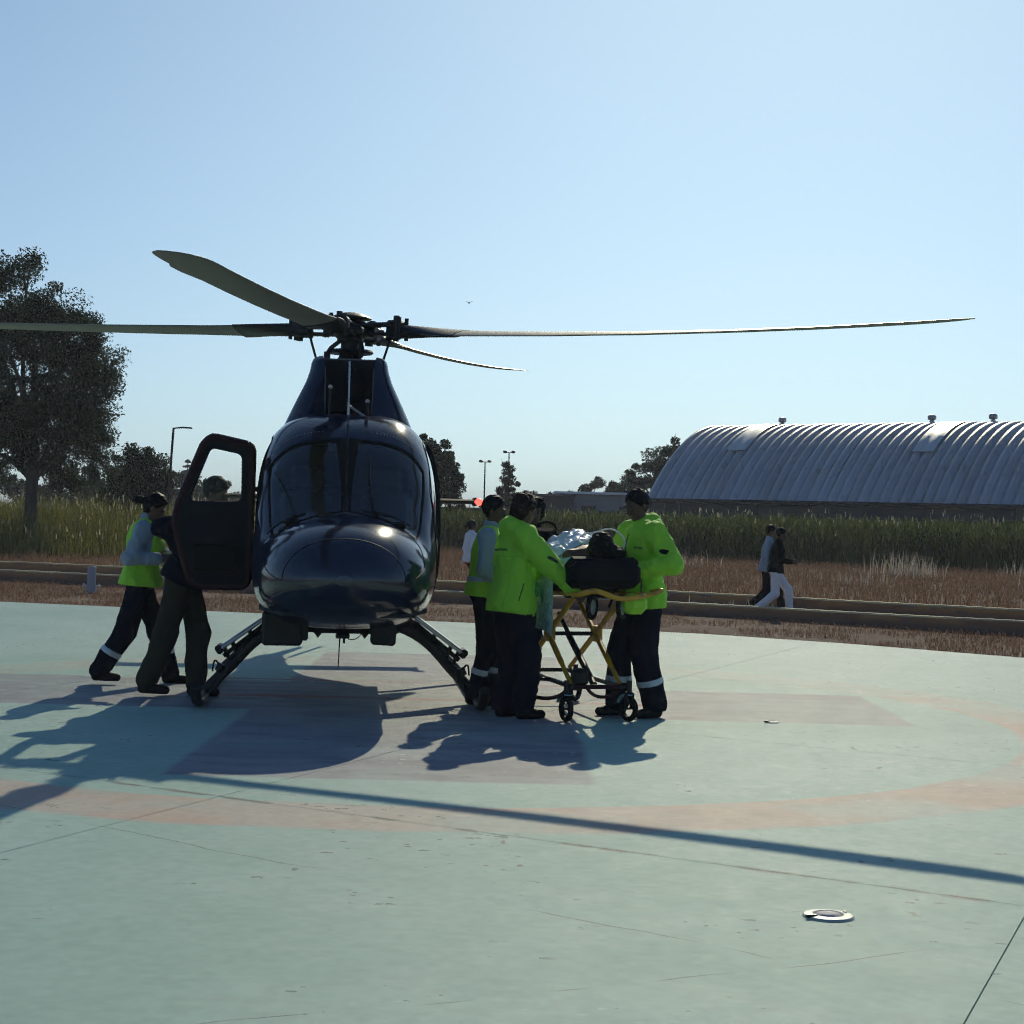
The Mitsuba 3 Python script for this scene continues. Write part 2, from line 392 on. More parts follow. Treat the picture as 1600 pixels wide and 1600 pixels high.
# sill bar of the sliding door on its left side, standing proud of the skin
sd = Polygon([(-.40, .86), (.92, .86), (.92, 2.2), (-.40, 2.2)]).buffer(-.06).buffer(.06)
sdr = sd.difference(sd.buffer(-.11))
hp('sliding_door', cat_([patch(sdr, lambda y, t: fus(y, t, .055), .05, .05), reveal(sd, .055, .015), reveal(sd.buffer(-.11), .055, .015)]), 'navy_matt', label='dark sliding cabin door frame standing proud of the left flank')
# ---- cabin inside
def hbox(c, s, R=None, bevel=.02): return box(c, s, R, bevel)
hp('cabin_floor', prism(Polygon([(-.45, -2.7), (.45, -2.7), (.66, -1.9), (.68, 1.6), (-.68, 1.6), (-.66, -1.9)]), .03, frame([1, 0, 0], [0, 1, 0], [0, 0, 1], (0, 0, .80))), 'interior_grey')
hp('rear_bulkhead', patch(sbox(0.0, -math.pi, 1.0, math.pi), lambda r, t: np.stack([(.02 + r * .98) * fus(0 * r + 1.2, t, -.04)[:, 0], 0 * r + 1.2, 1.45 + (.02 + r * .98) * (fus(0 * r + 1.2, t, -.04)[:, 2] - 1.45)], -1), .1, .12), 'interior_grey')
hp('instrument_panel', cat_([hbox((0, -2.0, 1.28), (.86, .16, .36), rot([1, 0, 0], -18)), hbox((0, -1.95, 1.0), (.26, .5, .40)), hbox((0, -2.08, 1.475), (.95, .34, .04), rot([1, 0, 0], -8))]), 'black_plastic')
hp('windshield_post', cat_([tube(fus(A([-2.2, -2.05, -1.9, -1.75, -1.6, -1.45, -1.38]), A([0.0] * 7), -.03), .035, 8)]), 'black_plastic')
for s in (-1, 1):
    x = .34 * s
    seat = hp('pilot_seat', cat_([hbox((x, -1.05, 1.08), (.46, .48, .14), None, .05), hbox((x, -.82, 1.42), (.44, .13, .66), rot([1, 0, 0], -10), .05)]), 'seat_fabric')
    hp('headrest', hbox((x, -.74, 1.86), (.27, .10, .22), rot([1, 0, 0], -8), .04), 'seat_fabric', seat)
    hp('control_stick', cat_([tube([(x, -1.5, .83), (x, -1.52, 1.1), (x, -1.46, 1.28)], .016, 7), hbox((x, -1.455, 1.32), (.035, .04, .11), None, .012)]), 'black_plastic')
hp('passenger_bench', cat_([hbox((0, .78, 1.08), (1.26, .5, .16), None, .05), hbox((0, 1.05, 1.48), (1.26, .12, .7), rot([1, 0, 0], -8), .04)]), 'seat_fabric')
hp('overhead_console', hbox((0, -1.12, 2.2), (.3, .62, .12), rot([1, 0, 0], 16)), 'black_plastic')
# ---- gearbox cowling
def rrect(hw, y0, y1, z, r, n=10):
    r = min(r, hw * .98, (y1 - y0) / 2 * .98)
    c = [(hw - r, y0 + r, -90), (hw - r, y1 - r, 0), (-hw + r, y1 - r, 90), (-hw + r, y0 + r, 180)]
    out = []
    for cx, cy, a0 in c:
        for a in np.radians(a0 + np.linspace(0, 90, n)):
            out.append((cx + r * math.cos(a), cy + r * math.sin(a), z))
    return out
zz = A([2.20, 2.42, 2.50, 2.60, 2.70, 2.80, 2.86, 2.90, 2.925, 2.937])
hw = PchipInterpolator([2.2, 2.42, 2.5, 2.6, 2.7, 2.8, 2.86, 2.9, 2.925, 2.937], [.58, .495, .462, .418, .374, .343, .333, .322, .300, .272])(zz)
y0 = PchipInterpolator([2.2, 2.42, 2.6, 2.8, 2.9, 2.937], [-1.05, -.80, -.66, -.54, -.49, -.43])(zz)
y1 = PchipInterpolator([2.2, 2.42, 2.6, 2.8, 2.9, 2.937], [2.9, 2.6, 2.3, 1.6, 1.2, 1.0])(zz)
cow = to_mani(loft([rrect(a, b, c, z, .17) for a, b, c, z in zip(hw, y0, y1, zz)]))
trap = CrossSection([[(-.205, 2.1), (.205, 2.1), (.215, 2.86), (.265, 3.1), (-.265, 3.1), (-.215, 2.86)]]).extrude(1.1)
trap = trap.transform(np.array([[1, 0, 0, 0], [0, 0, 1, -1.2], [0, 1, 0, 0.0]]))
cow = cow - trap
cm = cow.to_mesh()
hp('gearbox_cowling', trimesh.Trimesh(cm.vert_properties[:, :3], cm.tri_verts), 'navy_paint', smooth=32)
hp('intake_recess', cat_([prism(Polygon([(-.200, 2.36), (.200, 2.36), (.208, 2.85), (.235, 2.925), (-.235, 2.925), (-.208, 2.85)]), .02, frame([1, 0, 0], [0, 0, 1], [0, -1, 0], (0, -.11, 0))),
   box((0, -.48, 2.46), (.40, .75, .02), rot([1, 0, 0], 3)), box((-.10, -.13, 2.66), (.012, .03, .5)), box((.11, -.13, 2.66), (.012, .03, .5)), ellipsoid((.05, -.12, 2.70), (.11, .05, .16))]), 'navy_matt')
# ---- wire cutter, pitot masts, roof bits
hp('wire_cutter', cat_([rod((0, -.86, 2.40), (0, -.80, 2.86), .008), rod((0, -.86, 2.48), (.16, -1.15, 2.36), .012), box((0, -.92, 2.44), (.02, .30, .12), bevel=.008)]), 'grey_steel')
for s, h in ((-1, .21), (1, .10)):
    pm = hp('pitot_mast', cat_([rod((s * .16, -1.10, 2.33), (s * .155, -1.10, 2.40 + h), .011), box((s * .16, -1.1, 2.345), (.05, .09, .02), bevel=.008)]), 'black_metal')
    hp('pitot_tube', cat_([rod((s * .155, -1.22, 2.40 + h), (s * .155, -1.0, 2.41 + h), .017, .017), ellipsoid((s * .155, -1.22, 2.40 + h), (.017, .02, .017), sub=2)]), 'grey_steel', pm)
for x, y, z in ((-.14, -1.27, 2.285), (-.11, -1.32, 2.265), (.04, -1.24, 2.30), (.10, -1.28, 2.285), (.17, -1.27, 2.285), (.185, -1.3, 2.265), (-.17, -1.33, 2.25)): hp('roof_fitting', ellipsoid((x, y, z), (.014, .014, .012), sub=2), 'grey_steel')
for s in (-1, 1):
    wy = A([-2.20, -2.16, -2.05, -1.9, -1.76])
    wt = A([.30, .27, .215, .165, .13]) if s > 0 else A([-.55, -.56, -.60, -.66, -.74])
    hp('wiper', cat_([tube(fus(wy, wt, .022), [.014, .010, .008, .007, .006], 6), rod(fus(wy[:1], wt[:1], .0)[0], fus(wy[:1], wt[:1], .045)[0], .022), tube(fus(A([-2.20, -2.21, -2.2]), wt[0] + A([-.16, 0.0, .14]), .02), .012, 6), tube(fus(A([-2.185] * 4), wt[0] + s * A([.02, .2, .36, .46]), .016), [.010, .009, .007, .006], 6)]), 'black_metal')
# ---- rotor
RY = .30                                # the mast stands this far behind the origin of the local frame
HUB = V(0, RY, 3.235)
RM = HM @ frame([1, 0, 0], [0, 1, 0], [0, 0, 1], (0, RY, .03))
def hr_(name, mesh, m): return obj(name, xf(mesh, RM), m, HELI, 35)
hr_('rotor_mast', cat_([revolve([(0, 2.55), (.15, 2.55), (.13, 2.75), (.115, 2.93), (.10, 2.96), (.085, 3.02), (.085, 3.08), (.12, 3.10), (.12, 3.14), (.07, 3.16), (.07, 3.30), (0, 3.30)]), revolve([(0, 2.985), (.20, 2.985), (.215, 3.0), (.20, 3.02), (0, 3.02)])]), 'black_metal')
hr_('rotor_hub', cat_([revolve([(0, 3.13), (.13, 3.13), (.16, 3.16), (.16, 3.25), (.13, 3.28), (0, 3.28)], sections=28)] + [box((.17 * math.cos(a), .17 * math.sin(a), 3.205), (.14, .16, .11), rot([0, 0, 1], math.degrees(a)), .015) for a in np.radians([-22, 68, 158, 248])]), 'black_metal')
cap = hr_('hub_cap', cat_([revolve([(0, 3.365), (.05, 3.362), (.10, 3.352), (.15, 3.335), (.185, 3.315), (.192, 3.306), (.185, 3.300), (.12, 3.296), (0, 3.294)], sections=36), rod((0, 0, 3.26), (0, 0, 3.30), .05), box((-.195, -.02, 3.32), (.012, .03, .035), rot([0, 1, 0], -25))]), 'black_plastic')
tipL = [  # pixel-measured blade tips in world metres: name, tip, twist scale
    ('right', V(3.392, 13.3, 3.148)), ('front', V(-2.21, 10.9, 3.151)), ('left', V(-6.62, 18.1, 3.37)), ('back', V(.1305, 21.5, 3.332))]
hubw = (HM @ np.r_[HUB, 1])[:3]
UPV = V(0, 0, 1)
span = A([0.60, 0.68, 0.80, 1.0, 1.4, 2.0, 2.8, 3.6, 4.2, 4.6, 4.85, 4.95, 5.05, 5.15, 5.25, 5.33, 5.40, 5.43])
lead = A([.055, .07, .10, .12, .125, .125, .125, .125, .125, .125, .125, .122, .112, .090, .055, .012, -.055, -.10])
trail = A([-.055, -.07, -.13, -.19, -.205, -.205, -.205, -.205, -.205, -.235, -.235, -.205, -.205, -.203, -.198, -.19, -.172, -.135])
thick = A([.095, .085, .06, .042, .038, .036, .034, .032, .030, .028, .026, .024, .022, .019, .016, .013, .010, .006])
lead, trail = lead * np.where(span > 1.0, .90, 1), trail * np.where(span > 1.0, .86, 1)
pitch = np.interp(span, [.6, 1.4, 3.2, 5.4], [15, 12, 7.5, 3.0])
af = np.linspace(0, 2 * np.pi, 25)[:-1]
for name, tip in tipL:
    e0 = unit(tip - hubw)
    tip = tip + unit(np.cross(UPV, e0)) * .115
    ax = tip - hubw
    L = np.linalg.norm(ax); e = ax / L
    ld = unit(np.cross(UPV, e)); up = np.cross(e, ld)
    # chordwise sweep: a gentle coning bend, the tip exactly where it was measured
    rings = []
    for s_, a, b, t, pt in zip(span, lead, trail, thick, pitch):
        u = s_ / 5.43
        bend = {'front': -.05, 'left': -.03, 'back': -.08, 'right': -.085}[name] * 4 * u * (1 - u) * 0.8
        c = hubw + e * (s_ / 5.43 * L) + UPV * bend
        p = math.radians(pt)
        d1 = ld * math.cos(p) + up * math.sin(p)
        d2 = -ld * math.sin(p) + up * math.cos(p)
        cc = (np.cos(af) + 1) / 2                        # 1 at the leading edge
        th = t / 2 * np.sin(af) * (1.35 * np.sqrt(np.clip(cc, 0, 1)) ** .5 * .72 + .12) if s_ > .75 else t / 2 * np.sin(af)
        rings.append(c + (b + (a - b) * cc)[:, None] * d1 + th[:, None] * d2)
    blade = obj('rotor_blade', loft(rings), 'blade_grey', HELI, 40)
    def at(s_, x=0.0, z=0.0): return hubw + e * s_ + ld * x + up * z
    R3 = np.stack([e, ld, up], 1)
    cu = []
    for s_, a_, b_, t_ in ((.52, .05, -.05, .11), (.60, .075, -.075, .12), (.72, .105, -.105, .10), (.88, .125, -.15, .075), (1.02, .132, -.19, .056), (1.14, .131, -.207, .046)):
        p_ = math.radians(14.0); d1 = ld * math.cos(p_) + up * math.sin(p_); d2 = -ld * math.sin(p_) + up * math.cos(p_)
        bend_ = {'front': -.05, 'left': -.03, 'back': -.08, 'right': -.085}[name] * 3.2 * (s_ / 5.43) * (1 - s_ / 5.43)
        cu.append(hubw + e * (s_ / 5.43 * L) + UPV * bend_ + ((a_ + b_) / 2 + (a_ - b_) / 2 * np.cos(af))[:, None] * d1 + (t_ / 2 * np.sin(af))[:, None] * d2)
    obj('blade_cuff', loft(cu), 'black_metal', blade, 50)
    obj('blade_grip', cat_([box(at(.30, 0, .045), (.40, .13, .028), R3, .008), box(at(.30, 0, -.045), (.40, .13, .028), R3, .008), box(at(.50), (.13, .17, .15), R3, .02),
        rod(at(.50, 0, -.11), at(.50, 0, .12), .028), rod(at(.57, .06, -.10), at(.57, .06, .10), .018), rod(at(.57, -.06, -.10), at(.57, -.06, .10), .018), rod(at(.24, 0, -.07), at(.24, 0, .075), .03),
        box(at(.38, .13, -.03), (.10, .12, .05), R3, .012), rod(at(.33, .10, -.075), at(.55, .10, -.05), .02), rod(at(.2, -.10, .03), at(.52, -.11, .03), .022)]), 'black_metal', blade)
    top = at(.34, .17, -.03)
    obj('pitch_link', cat_([rod(top, hubw + unit(V(*(at(.34, .17) - hubw)[:2], 0)) * .30 + V(0, 0, -.29), .011), ellipsoid(top, (.025, .025, .025), sub=2)]), 'black_metal', blade)
hr_('swashplate_scissor', cat_([tube([(-.09, -.05, 3.10), (-.17, -.10, 3.03), (-.21, -.12, 2.965)], .02, 7), rod((-.205, -.12, 2.93), (-.205, -.12, 2.99), .03)]), 'black_metal')
hr_('swashplate_scissor', tube([(.10, -.05, 3.10), (.115, -.08, 3.02), (.10, -.1, 2.95)], .016, 7), 'black_metal')
# ---- tail
tail_fin = hp('tail_fin', cat_([loft([[(t * x, y0_ + c * dy, z) for x, dy in zip(np.cos(af) * .5, (np.sin(af) + 1) / 2)] for z, y0_, c, t in ((1.10, 6.35, .34, .05), (1.5, 6.0, .62, .09), (1.85, 5.8, .75, .12), (2.4, 6.2, .58, .09), (2.95, 6.62, .40, .06))])]), 'navy_paint')
stab = hp('stabiliser', loft([[(x, y0_ + c * (math.cos(a) + 1) / 2, 1.73 + t * math.sin(a)) for a in af] for x, y0_, c, t in ((-1.52, 4.82, .36, .012), (-1.5, 4.78, .42, .028), (-.2, 4.70, .50, .035), (.2, 4.70, .50, .035), (1.5, 4.78, .42, .028), (1.52, 4.82, .36, .012))]), 'black_rubber')
for s in (-1, 1):
    hp('stabiliser_end_plate', box((s * 1.505, 4.98, 1.73), (.03, .46, .10), bevel=.012), 'navy_matt', stab)
nl_ = hp('navigation_light', ellipsoid((1.54, 4.77, 1.73), (.05, .06, .042), sub=3), 'red_lens', stab, label='glowing red navigation light on the stabiliser tip')
scene[nl_]['emitter'] = {'type': 'area', 'radiance': rgb(2.0, .10, .07)}
tr = [xf(box((0, 0, .55), (.02, .15, .85), bevel=.006), trimesh.transformations.rotation_matrix(a, [1, 0, 0])) for a in (0.5, 0.5 + math.pi)]
tr = [xf(m, frame([1, 0, 0], [0, 1, 0], [0, 0, 1], (.24, 6.25, 1.95))) for m in tr]
hp('tail_rotor', cat_(tr + [rod((.06, 6.25, 1.95), (.27, 6.25, 1.95), .06)]), 'black_metal')
# ---- landing gear
for s in (-1, 1):
    pts = smooth_path([(s * 1.13, -1.95, .20), (s * 1.13, -1.85, .10), (s * 1.13, -1.66, .05), (s * 1.13, -1.2, .045), (s * 1.13, 0, .045), (s * 1.13, 1.15, .045)], 40)
    sk = hp('skid_tube', tube(pts, .043, 14), 'black_metal')
    hp('skid_shoe', box((s * 1.13, -.55, .012), (.06, 1.6, .022), bevel=.006), 'grey_steel', sk)
    sp_ = hp('boarding_step', box((s * .80, -1.02, .572), (.50, .24, .035), rot([0, 1, 0], s * 36), .012), 'grey_steel', label='silver boarding step above the curved skid leg')
    ex = V(math.cos(math.radians(36)), 0, -math.sin(math.radians(36))) * V(s, 0, 1)
    cs = V(s * .80, -1.02, .572)
    hp('end_cap', box(cs + ex * .26, (.06, .25, .075), rot([0, 1, 0], s * 36), .015), 'black_plastic', sp_)
    hp('step_bracket', cat_([rod(cs + ex * k + V(0, dy, -.01), cs + ex * k + V(-s * .06, dy * .3, -.14), .013) for k in (-.2, -.03, .14, .22) for dy in (-.08, .08)] + [rod(cs + ex * -.26 + V(0, 0, -.05), cs + ex * .26 + V(-s * .03, 0, -.06), .02), rod(cs + ex * -.27, cs + ex * -.42 + V(0, 0, .02), .03)]), 'black_metal', sp_)
    hp('tie_down_strut', cat_([rod((s * .93, -1.1, .27), (s * 1.07, -1.12, .06), .022), rod((s * .99, -1.1, .30), (s * 1.02, -1.1, .24), .03), tube(smooth_path([(s * 1.0, -1.1, .26), (s * 1.04, -1.13, .33), (s * 1.06, -1.12, .24)], 10), .008, 6)]), 'black_metal')
for y in (-1.05, .72):
    arch = [(x * 1.0, y, z) for x, z in ((-1.13, .06), (-1.05, .15), (-.91, .29), (-.75, .465), (-.55, .60), (-.35, .66), (0, .68), (.35, .66), (.55, .60), (.75, .465), (.91, .29), (1.05, .15), (1.13, .06))]
    hp('cross_tube', tube(smooth_path(arch, 50), .045, 12), 'black_metal')
# ---- belly
hp('belly_fairing', cat_([box((0, -.9, .655), (.95, 1.3, .10), bevel=.03), box((0, -1.25, .62), (.50, .18, .07), bevel=.015)]), 'navy_matt')
lb = hp('searchlight_box', box((-.475, -1.75, .655), (.315, .34, .27), bevel=.02), 'black_plastic', label='large black searchlight box under the nose')
hp('mounting_plate', box((-.30, -1.75, .66), (.05, .25, .20), bevel=.01), 'black_metal', lb)
hp('camera_box', box((.325, -1.70, .64), (.20, .26, .22), rot([0, 1, 0], 3), .02), 'black_plastic', label='smaller black camera box under the belly')
for x in (-.20, .18): hp('antenna_bracket', prism(Polygon([(-.055, 0), (.055, 0), (0, -.075)]), .02, frame([1, 0, 0], [0, 0, 1], [0, -1, 0], (x, -1.4, .625))), 'black_metal')
hp('belly_antenna', cat_([box((0, -1.45, .575), (.115, .10, .04), bevel=.01), rod((-.02, -1.45, .60), (-.02, -1.45, .67), .018), rod((.02, -1.45, .60), (.02, -1.45, .67), .012), rod((-.10, -1.45, .64), (-.03, -1.45, .59), .008), rod((.012, -1.45, .56), (.012, -1.45, .515), .009),
    rod((-.022, -1.45, .56), (-.03, -1.45, .31), .006, .004), tube(smooth_path([(.04, -1.45, .555), (.10, -1.45, .55), (.155, -1.44, .60), (.17, -1.42, .64)], 14), .004, 5), tube(smooth_path([(-.05, -1.45, .66), (.02, -1.46, .63), (.11, -1.45, .66)], 12), .004, 5)]), 'black_metal')
# ---- open cockpit door on its right side (left in the picture)
DC = [(-.775, 2.10), (-1.10, 2.165), (-1.165, 2.10), (-1.36, 1.62), (-1.39, 1.45), (-1.31, 1.18), (-1.25, .98), (-1.18, .945), (-.82, .945), (-.79, 1.0)]
DW = [(-.85, 2.035), (-1.11, 2.085), (-1.28, 1.655), (-1.22, 1.63), (-.85, 1.64)]
dpoly = rpoly(DC, .05)
dwin = rpoly(DW, .055)
def dsurf(off):
    def f(x, z):
        return np.stack([x, -1.18 + .10 * (x + .775) + off - .10 * np.clip((z - 1.45) / .7, 0, 1) ** 1.6 + .05 * np.clip((1.4 - z) / .5, 0, 1) ** 2, z], -1)
    return f
def dwall(poly, n=120):
    c = np.array([poly.exterior.interpolate(k / n, normalized=True).coords[0] for k in range(n)])
    return loft([dsurf(-.03)(c[:, 0], c[:, 1]), dsurf(.03)(c[:, 0], c[:, 1])], caps=False)
pan = dpoly.difference(dwin)
door = hp('cockpit_door', cat_([patch(pan, dsurf(-.03), .06, .06), patch(pan, dsurf(.03), .06, .06), dwall(dpoly), dwall(dwin)]), 'navy_matt', label='open cockpit door swung out with a rounded window')
hp('rim', cat_([tube(np.vstack([dsurf(0)(A([p.x]), A([p.y])) for p in (poly.exterior.interpolate(k / 90, normalized=True) for k in range(91))]), r, 8, caps=False) for poly, r in ((dpoly, .036), (dwin.buffer(.012), .022))]), 'dark_red_rim', door)
hp('window', patch(dwin.buffer(.01), dsurf(0.0), .06, .06), 'door_glass', door, True)
hp('door_pocket', box((-1.06, -1.25, 1.18), (.36, .05, .22), bevel=.02), 'black_rubber', door)
hp('hinge', cat_([rod((-.80, -1.17, z), (-.735, -1.10, z), .022) for z in (1.15, 1.75)]), 'black_metal', door)
# ------------------------------------------------------------------ people: signed distance figures turned into one continuous mesh each
def surface_nets(D, o, h):
    s = D < 0
    nx, ny, nz = D.shape
    cs = s[:-1, :-1, :-1].astype(np.int8)
    tot = np.zeros((nx - 1, ny - 1, nz - 1), np.int8)
    for a in (0, 1):
        for b in (0, 1):
            for c in (0, 1):
                tot += s[a:nx - 1 + a, b:ny - 1 + b, c:nz - 1 + c]
    act = (tot > 0) & (tot < 8)
    I = np.argwhere(act)
    idx = -np.ones(act.shape, np.int64); idx[act] = np.arange(len(I))
    corner = {}
    for a in (0, 1):
        for b in (0, 1):
            for c in (0, 1):
                corner[a, b, c] = D[I[:, 0] + a, I[:, 1] + b, I[:, 2] + c].astype(float)
    acc, cnt = np.zeros((len(I), 3)), np.zeros(len(I))
    cs_ = list(corner)
    for p in cs_:
        for k in range(3):
            if p[k] == 0:
                q = list(p); q[k] = 1; q = tuple(q)
                da, db = corner[p], corner[q]
                m = (da < 0) != (db < 0)
                t = np.where(m, da / np.where(m, da - db, 1), 0)
                pos = np.tile(A(p, float), (len(I), 1)); pos[:, k] += t
                acc += np.where(m[:, None], pos, 0); cnt += m
    v = o + h * (I + acc / cnt[:, None])
    F = []
    for k in range(3):
        a, b = [x for x in range(3) if x != k]
        sl0 = [slice(1, -1)] * 3; sl0[k] = slice(0, -1)
        sl1 = [slice(1, -1)] * 3; sl1[k] = slice(1, None)
        s0, s1 = s[tuple(sl0)], s[tuple(sl1)]
        E = np.argwhere(s0 != s1)
        sg = s0[tuple(E.T)]
        E = E + 1; E[:, k] -= 1
        def cell(da, db):
            C = E.copy(); C[:, a] -= da; C[:, b] -= db
            return idx[tuple(C.T)]
        q = np.stack([cell(1, 1), cell(0, 1), cell(0, 0), cell(1, 0)], 1)
        flip = sg if k != 1 else ~sg
        F.append(np.where(flip[:, None], q, q[:, ::-1]))
    q = np.vstack(F); q = q[(q >= 0).all(1)]
    return trimesh.Trimesh(v, np.vstack([q[:, [0, 1, 2]], q[:, [0, 2, 3]]]), process=False)

class SDF:
    def __init__(self): self.p = []
    def cone(self, a, b, ra, rb, k=.02):
        a, b = A(a, float), A(b, float); ba = b - a; L2 = ba @ ba + 1e-12
        def f(P):
            t = np.clip(((P - a) @ ba) / L2, 0, 1)
            return np.linalg.norm(P - a - t[:, None] * ba, axis=1) - (ra + (rb - ra) * t)
        self.p.append((f, (a + b) / 2, math.sqrt(L2) / 2 + max(ra, rb), k)); return self
    def ell(self, c, r, R=None, k=.02):
        c, r = A(c, float), A(r, float)
        R = np.eye(3) if R is None else R
        def f(P):
            q = (P - c) @ R
            k0 = np.linalg.norm(q / r, axis=1); k1 = np.linalg.norm(q / (r * r), axis=1) + 1e-9
            return k0 * (k0 - 1) / k1
        self.p.append((f, c, r.max(), k)); return self
    def rbox(self, c, half_, rad, R=None, k=.02):
        c, half_ = A(c, float), A(half_, float)
        R = np.eye(3) if R is None else R
        def f(P):
            q = np.abs((P - c) @ R) - (half_ - rad)
            return np.linalg.norm(np.maximum(q, 0), axis=1) + np.minimum(q.max(1), 0) - rad
        self.p.append((f, c, np.linalg.norm(half_), k)); return self
    def copy(self, add=0.0):
        s = SDF(); s.p = [((lambda P, f=f: f(P) - add), c, r + add, k) for f, c, r, k in self.p]; return s
    def ev(self, P, near=None):
        d = np.full(len(P), 1.0)
        for f, c, r, k in self.p:
            m = np.linalg.norm(P - c, axis=1) < r + .16
            if not m.any(): continue
            x = f(P[m]); y = d[m]
            hh = np.clip(.5 + .5 * (y - x) / k, 0, 1)
            d[m] = y + (x - y) * hh - k * hh * (1 - hh)
        return d
    def mesh(self, h=.008, post=None, pad=.05, clip=None):
        lo = np.min([c - r for _, c, r, _ in self.p], 0) - pad
        hi = np.max([c + r for _, c, r, _ in self.p], 0) + pad
        if clip is not None: lo, hi = np.maximum(lo, clip[0]), np.minimum(hi, clip[1])
        B = 6
        nb = np.ceil((hi - lo) / (h * B)).astype(int)
        g = np.stack(np.meshgrid(*[np.arange(n) for n in nb], indexing='ij'), -1).reshape(-1, 3)
        ctr = lo + (g + .5) * h * B
        d0 = self.ev(ctr)
        if post is not None: d0 = np.minimum(d0, 9) if post is None else post(ctr, d0)
        R = h * B * .87 + .025
        near = np.abs(d0) < R
        D = np.full(tuple(nb * B), 1.0, np.float32).reshape(nb[0], B, nb[1], B, nb[2], B)
        ins = g[d0 <= -R]
        D[ins[:, 0], :, ins[:, 1], :, ins[:, 2], :] = -1
        gn = g[near]
        loc = np.stack(np.meshgrid(*[np.arange(B)] * 3, indexing='ij'), -1).reshape(-1, 3)
        P = (lo + h * (gn[:, None] * B + loc[None])).reshape(-1, 3)
        d = self.ev(P)
        if post is not None: d = post(P, d)
        D[gn[:, 0], :, gn[:, 1], :, gn[:, 2], :] = d.reshape(-1, B, B, B)
        D = D.reshape(tuple(nb * B))
        return surface_nets(D, lo, h)

def ik(a, b, l1, l2, pole):
    d = b - a; L = np.linalg.norm(d)
    L2 = min(L, (l1 + l2) * .998); u = unit(d); b = a + u * L2
    x = (l1 * l1 - l2 * l2 + L2 * L2) / (2 * L2)
    hgt = math.sqrt(max(l1 * l1 - x * x, 0))
    p = unit(pole - u * (pole @ u))
    return a + u * x + p * hgt, b

def folds(amp, f1=7.0, f2=19.0, seed=0, stretch=(1, 1, .55)):
    st = A(stretch)
    def post(P, d):
        m = np.abs(d) < .06
        out = d.copy()
        Q = P[m] * st
        a = np.abs(meshkit.noise(Q * f1 + 3.1 * seed, seed) - .5) * 2
        b = meshkit.noise(Q * f2 + 1.7 * seed, seed + 5)
        c = np.abs(meshkit.noise(Q * f2 * .8 + 7.7 * seed, seed + 11) - .5) * 2
        out[m] += amp * (1.0 * a + .3 * b + .55 * c ** .7 - .75)
        return out
    return post

def hand(S, w, d, n, side, s, curl=.9, k=.006):
    """A palm, four fingers and a thumb from the wrist w along d; n leaves the palm; side is +1 for a left hand."""
    d = unit(d); n = unit(n - d * (n @ d)); t = np.cross(n, d) * side        # t points to the thumb
    R = np.stack([d, t, n], 1)
    S.rbox(w + d * .048 * s, V(.050, .040, .014) * s, .013 * s, R, .012)
    S.cone(w - d * .02 * s, w + d * .02 * s, .026 * s, .030 * s, .012)
    for i, (off, ln) in enumerate(((.030, .070), (.010, .078), (-.010, .072), (-.029, .056))):
        p = w + (d * .092 + t * off) * s
        dirn, seg = d.copy(), ln * s
        for j, fr in enumerate((.44, .32, .24)):
            a = curl * (.55, .75, .6)[j] * (1 + .08 * i)
            dirn = unit(dirn * math.cos(a) + np.cross(np.cross(d, n), dirn) * 0 + n_rot(dirn, d, n, a))
            q = p + dirn * seg * fr
            S.cone(p, q, (.0095 - .0008 * j) * s, (.0088 - .0008 * j) * s, k)
            p = q
    p = w + (d * .022 + t * .034) * s
    for j, (fr, a) in enumerate(((.036, .75), (.030, .45), (.024, .2))):
        q = p + unit(d * math.cos(a) + t * math.sin(a) + n * .35 * curl) * fr * s
        S.cone(p, q, (.0125 - .0015 * j) * s, (.0112 - .0015 * j) * s, k); p = q
def n_rot(v, d, n, a):
    # the turned part of v when it curls from d towards n
    perp = -d * (v @ n) + n * (v @ d)
    return perp * math.sin(a)

mat('eye_dark', (0.05, 0.04, 0.035), 0.2)
mat('skin_dark', (0.085, 0.043, 0.030), 0.55, 0, 0.4)
mat('skin_mid', (0.14, 0.072, 0.050), 0.55, 0, 0.4)
mat('hair_black', (0.006, 0.005, 0.005), 0.6, 0, 0.15)
mat('hair_brown', (0.022, 0.009, 0.007), 0.6, 0, 0.15)
mat('neon_green', (0.29, 0.61, 0.045), 0.75, 0, 0.2, sheen=0.4)
mat('neon_yellow', (0.36, 0.66, 0.05), 0.75, 0, 0.2, sheen=0.4)
mat('grey_cloth', (0.26, 0.32, 0.37), 0.9, 0, 0.1)
mat('white_cloth', (0.62, 0.63, 0.66), 0.9, 0, 0.1)
mat('navy_cloth', (0.010, 0.011, 0.019), 0.95, 0, 0.05)
mat('black_cloth', (0.009, 0.009, 0.010), 0.95, 0, 0.05)
mat('olive_cloth', (0.036, 0.033, 0.025), 0.95, 0, 0.05)
mat('red_cloth', (0.10, 0.014, 0.022), 0.9, 0, 0.15)
mat('boot_leather', (0.010, 0.009, 0.009), 0.6, 0, .2)
mat('reflective_tape', (0.45, 0.50, 0.54), 0.4, 0.2)
mat('neon_shade', (0.22, 0.50, 0.03), 0.8)
mat('print_green', (0.09, 0.22, 0.02), 0.8)
mat('dark_print', (0.02, 0.05, 0.02), 0.8)

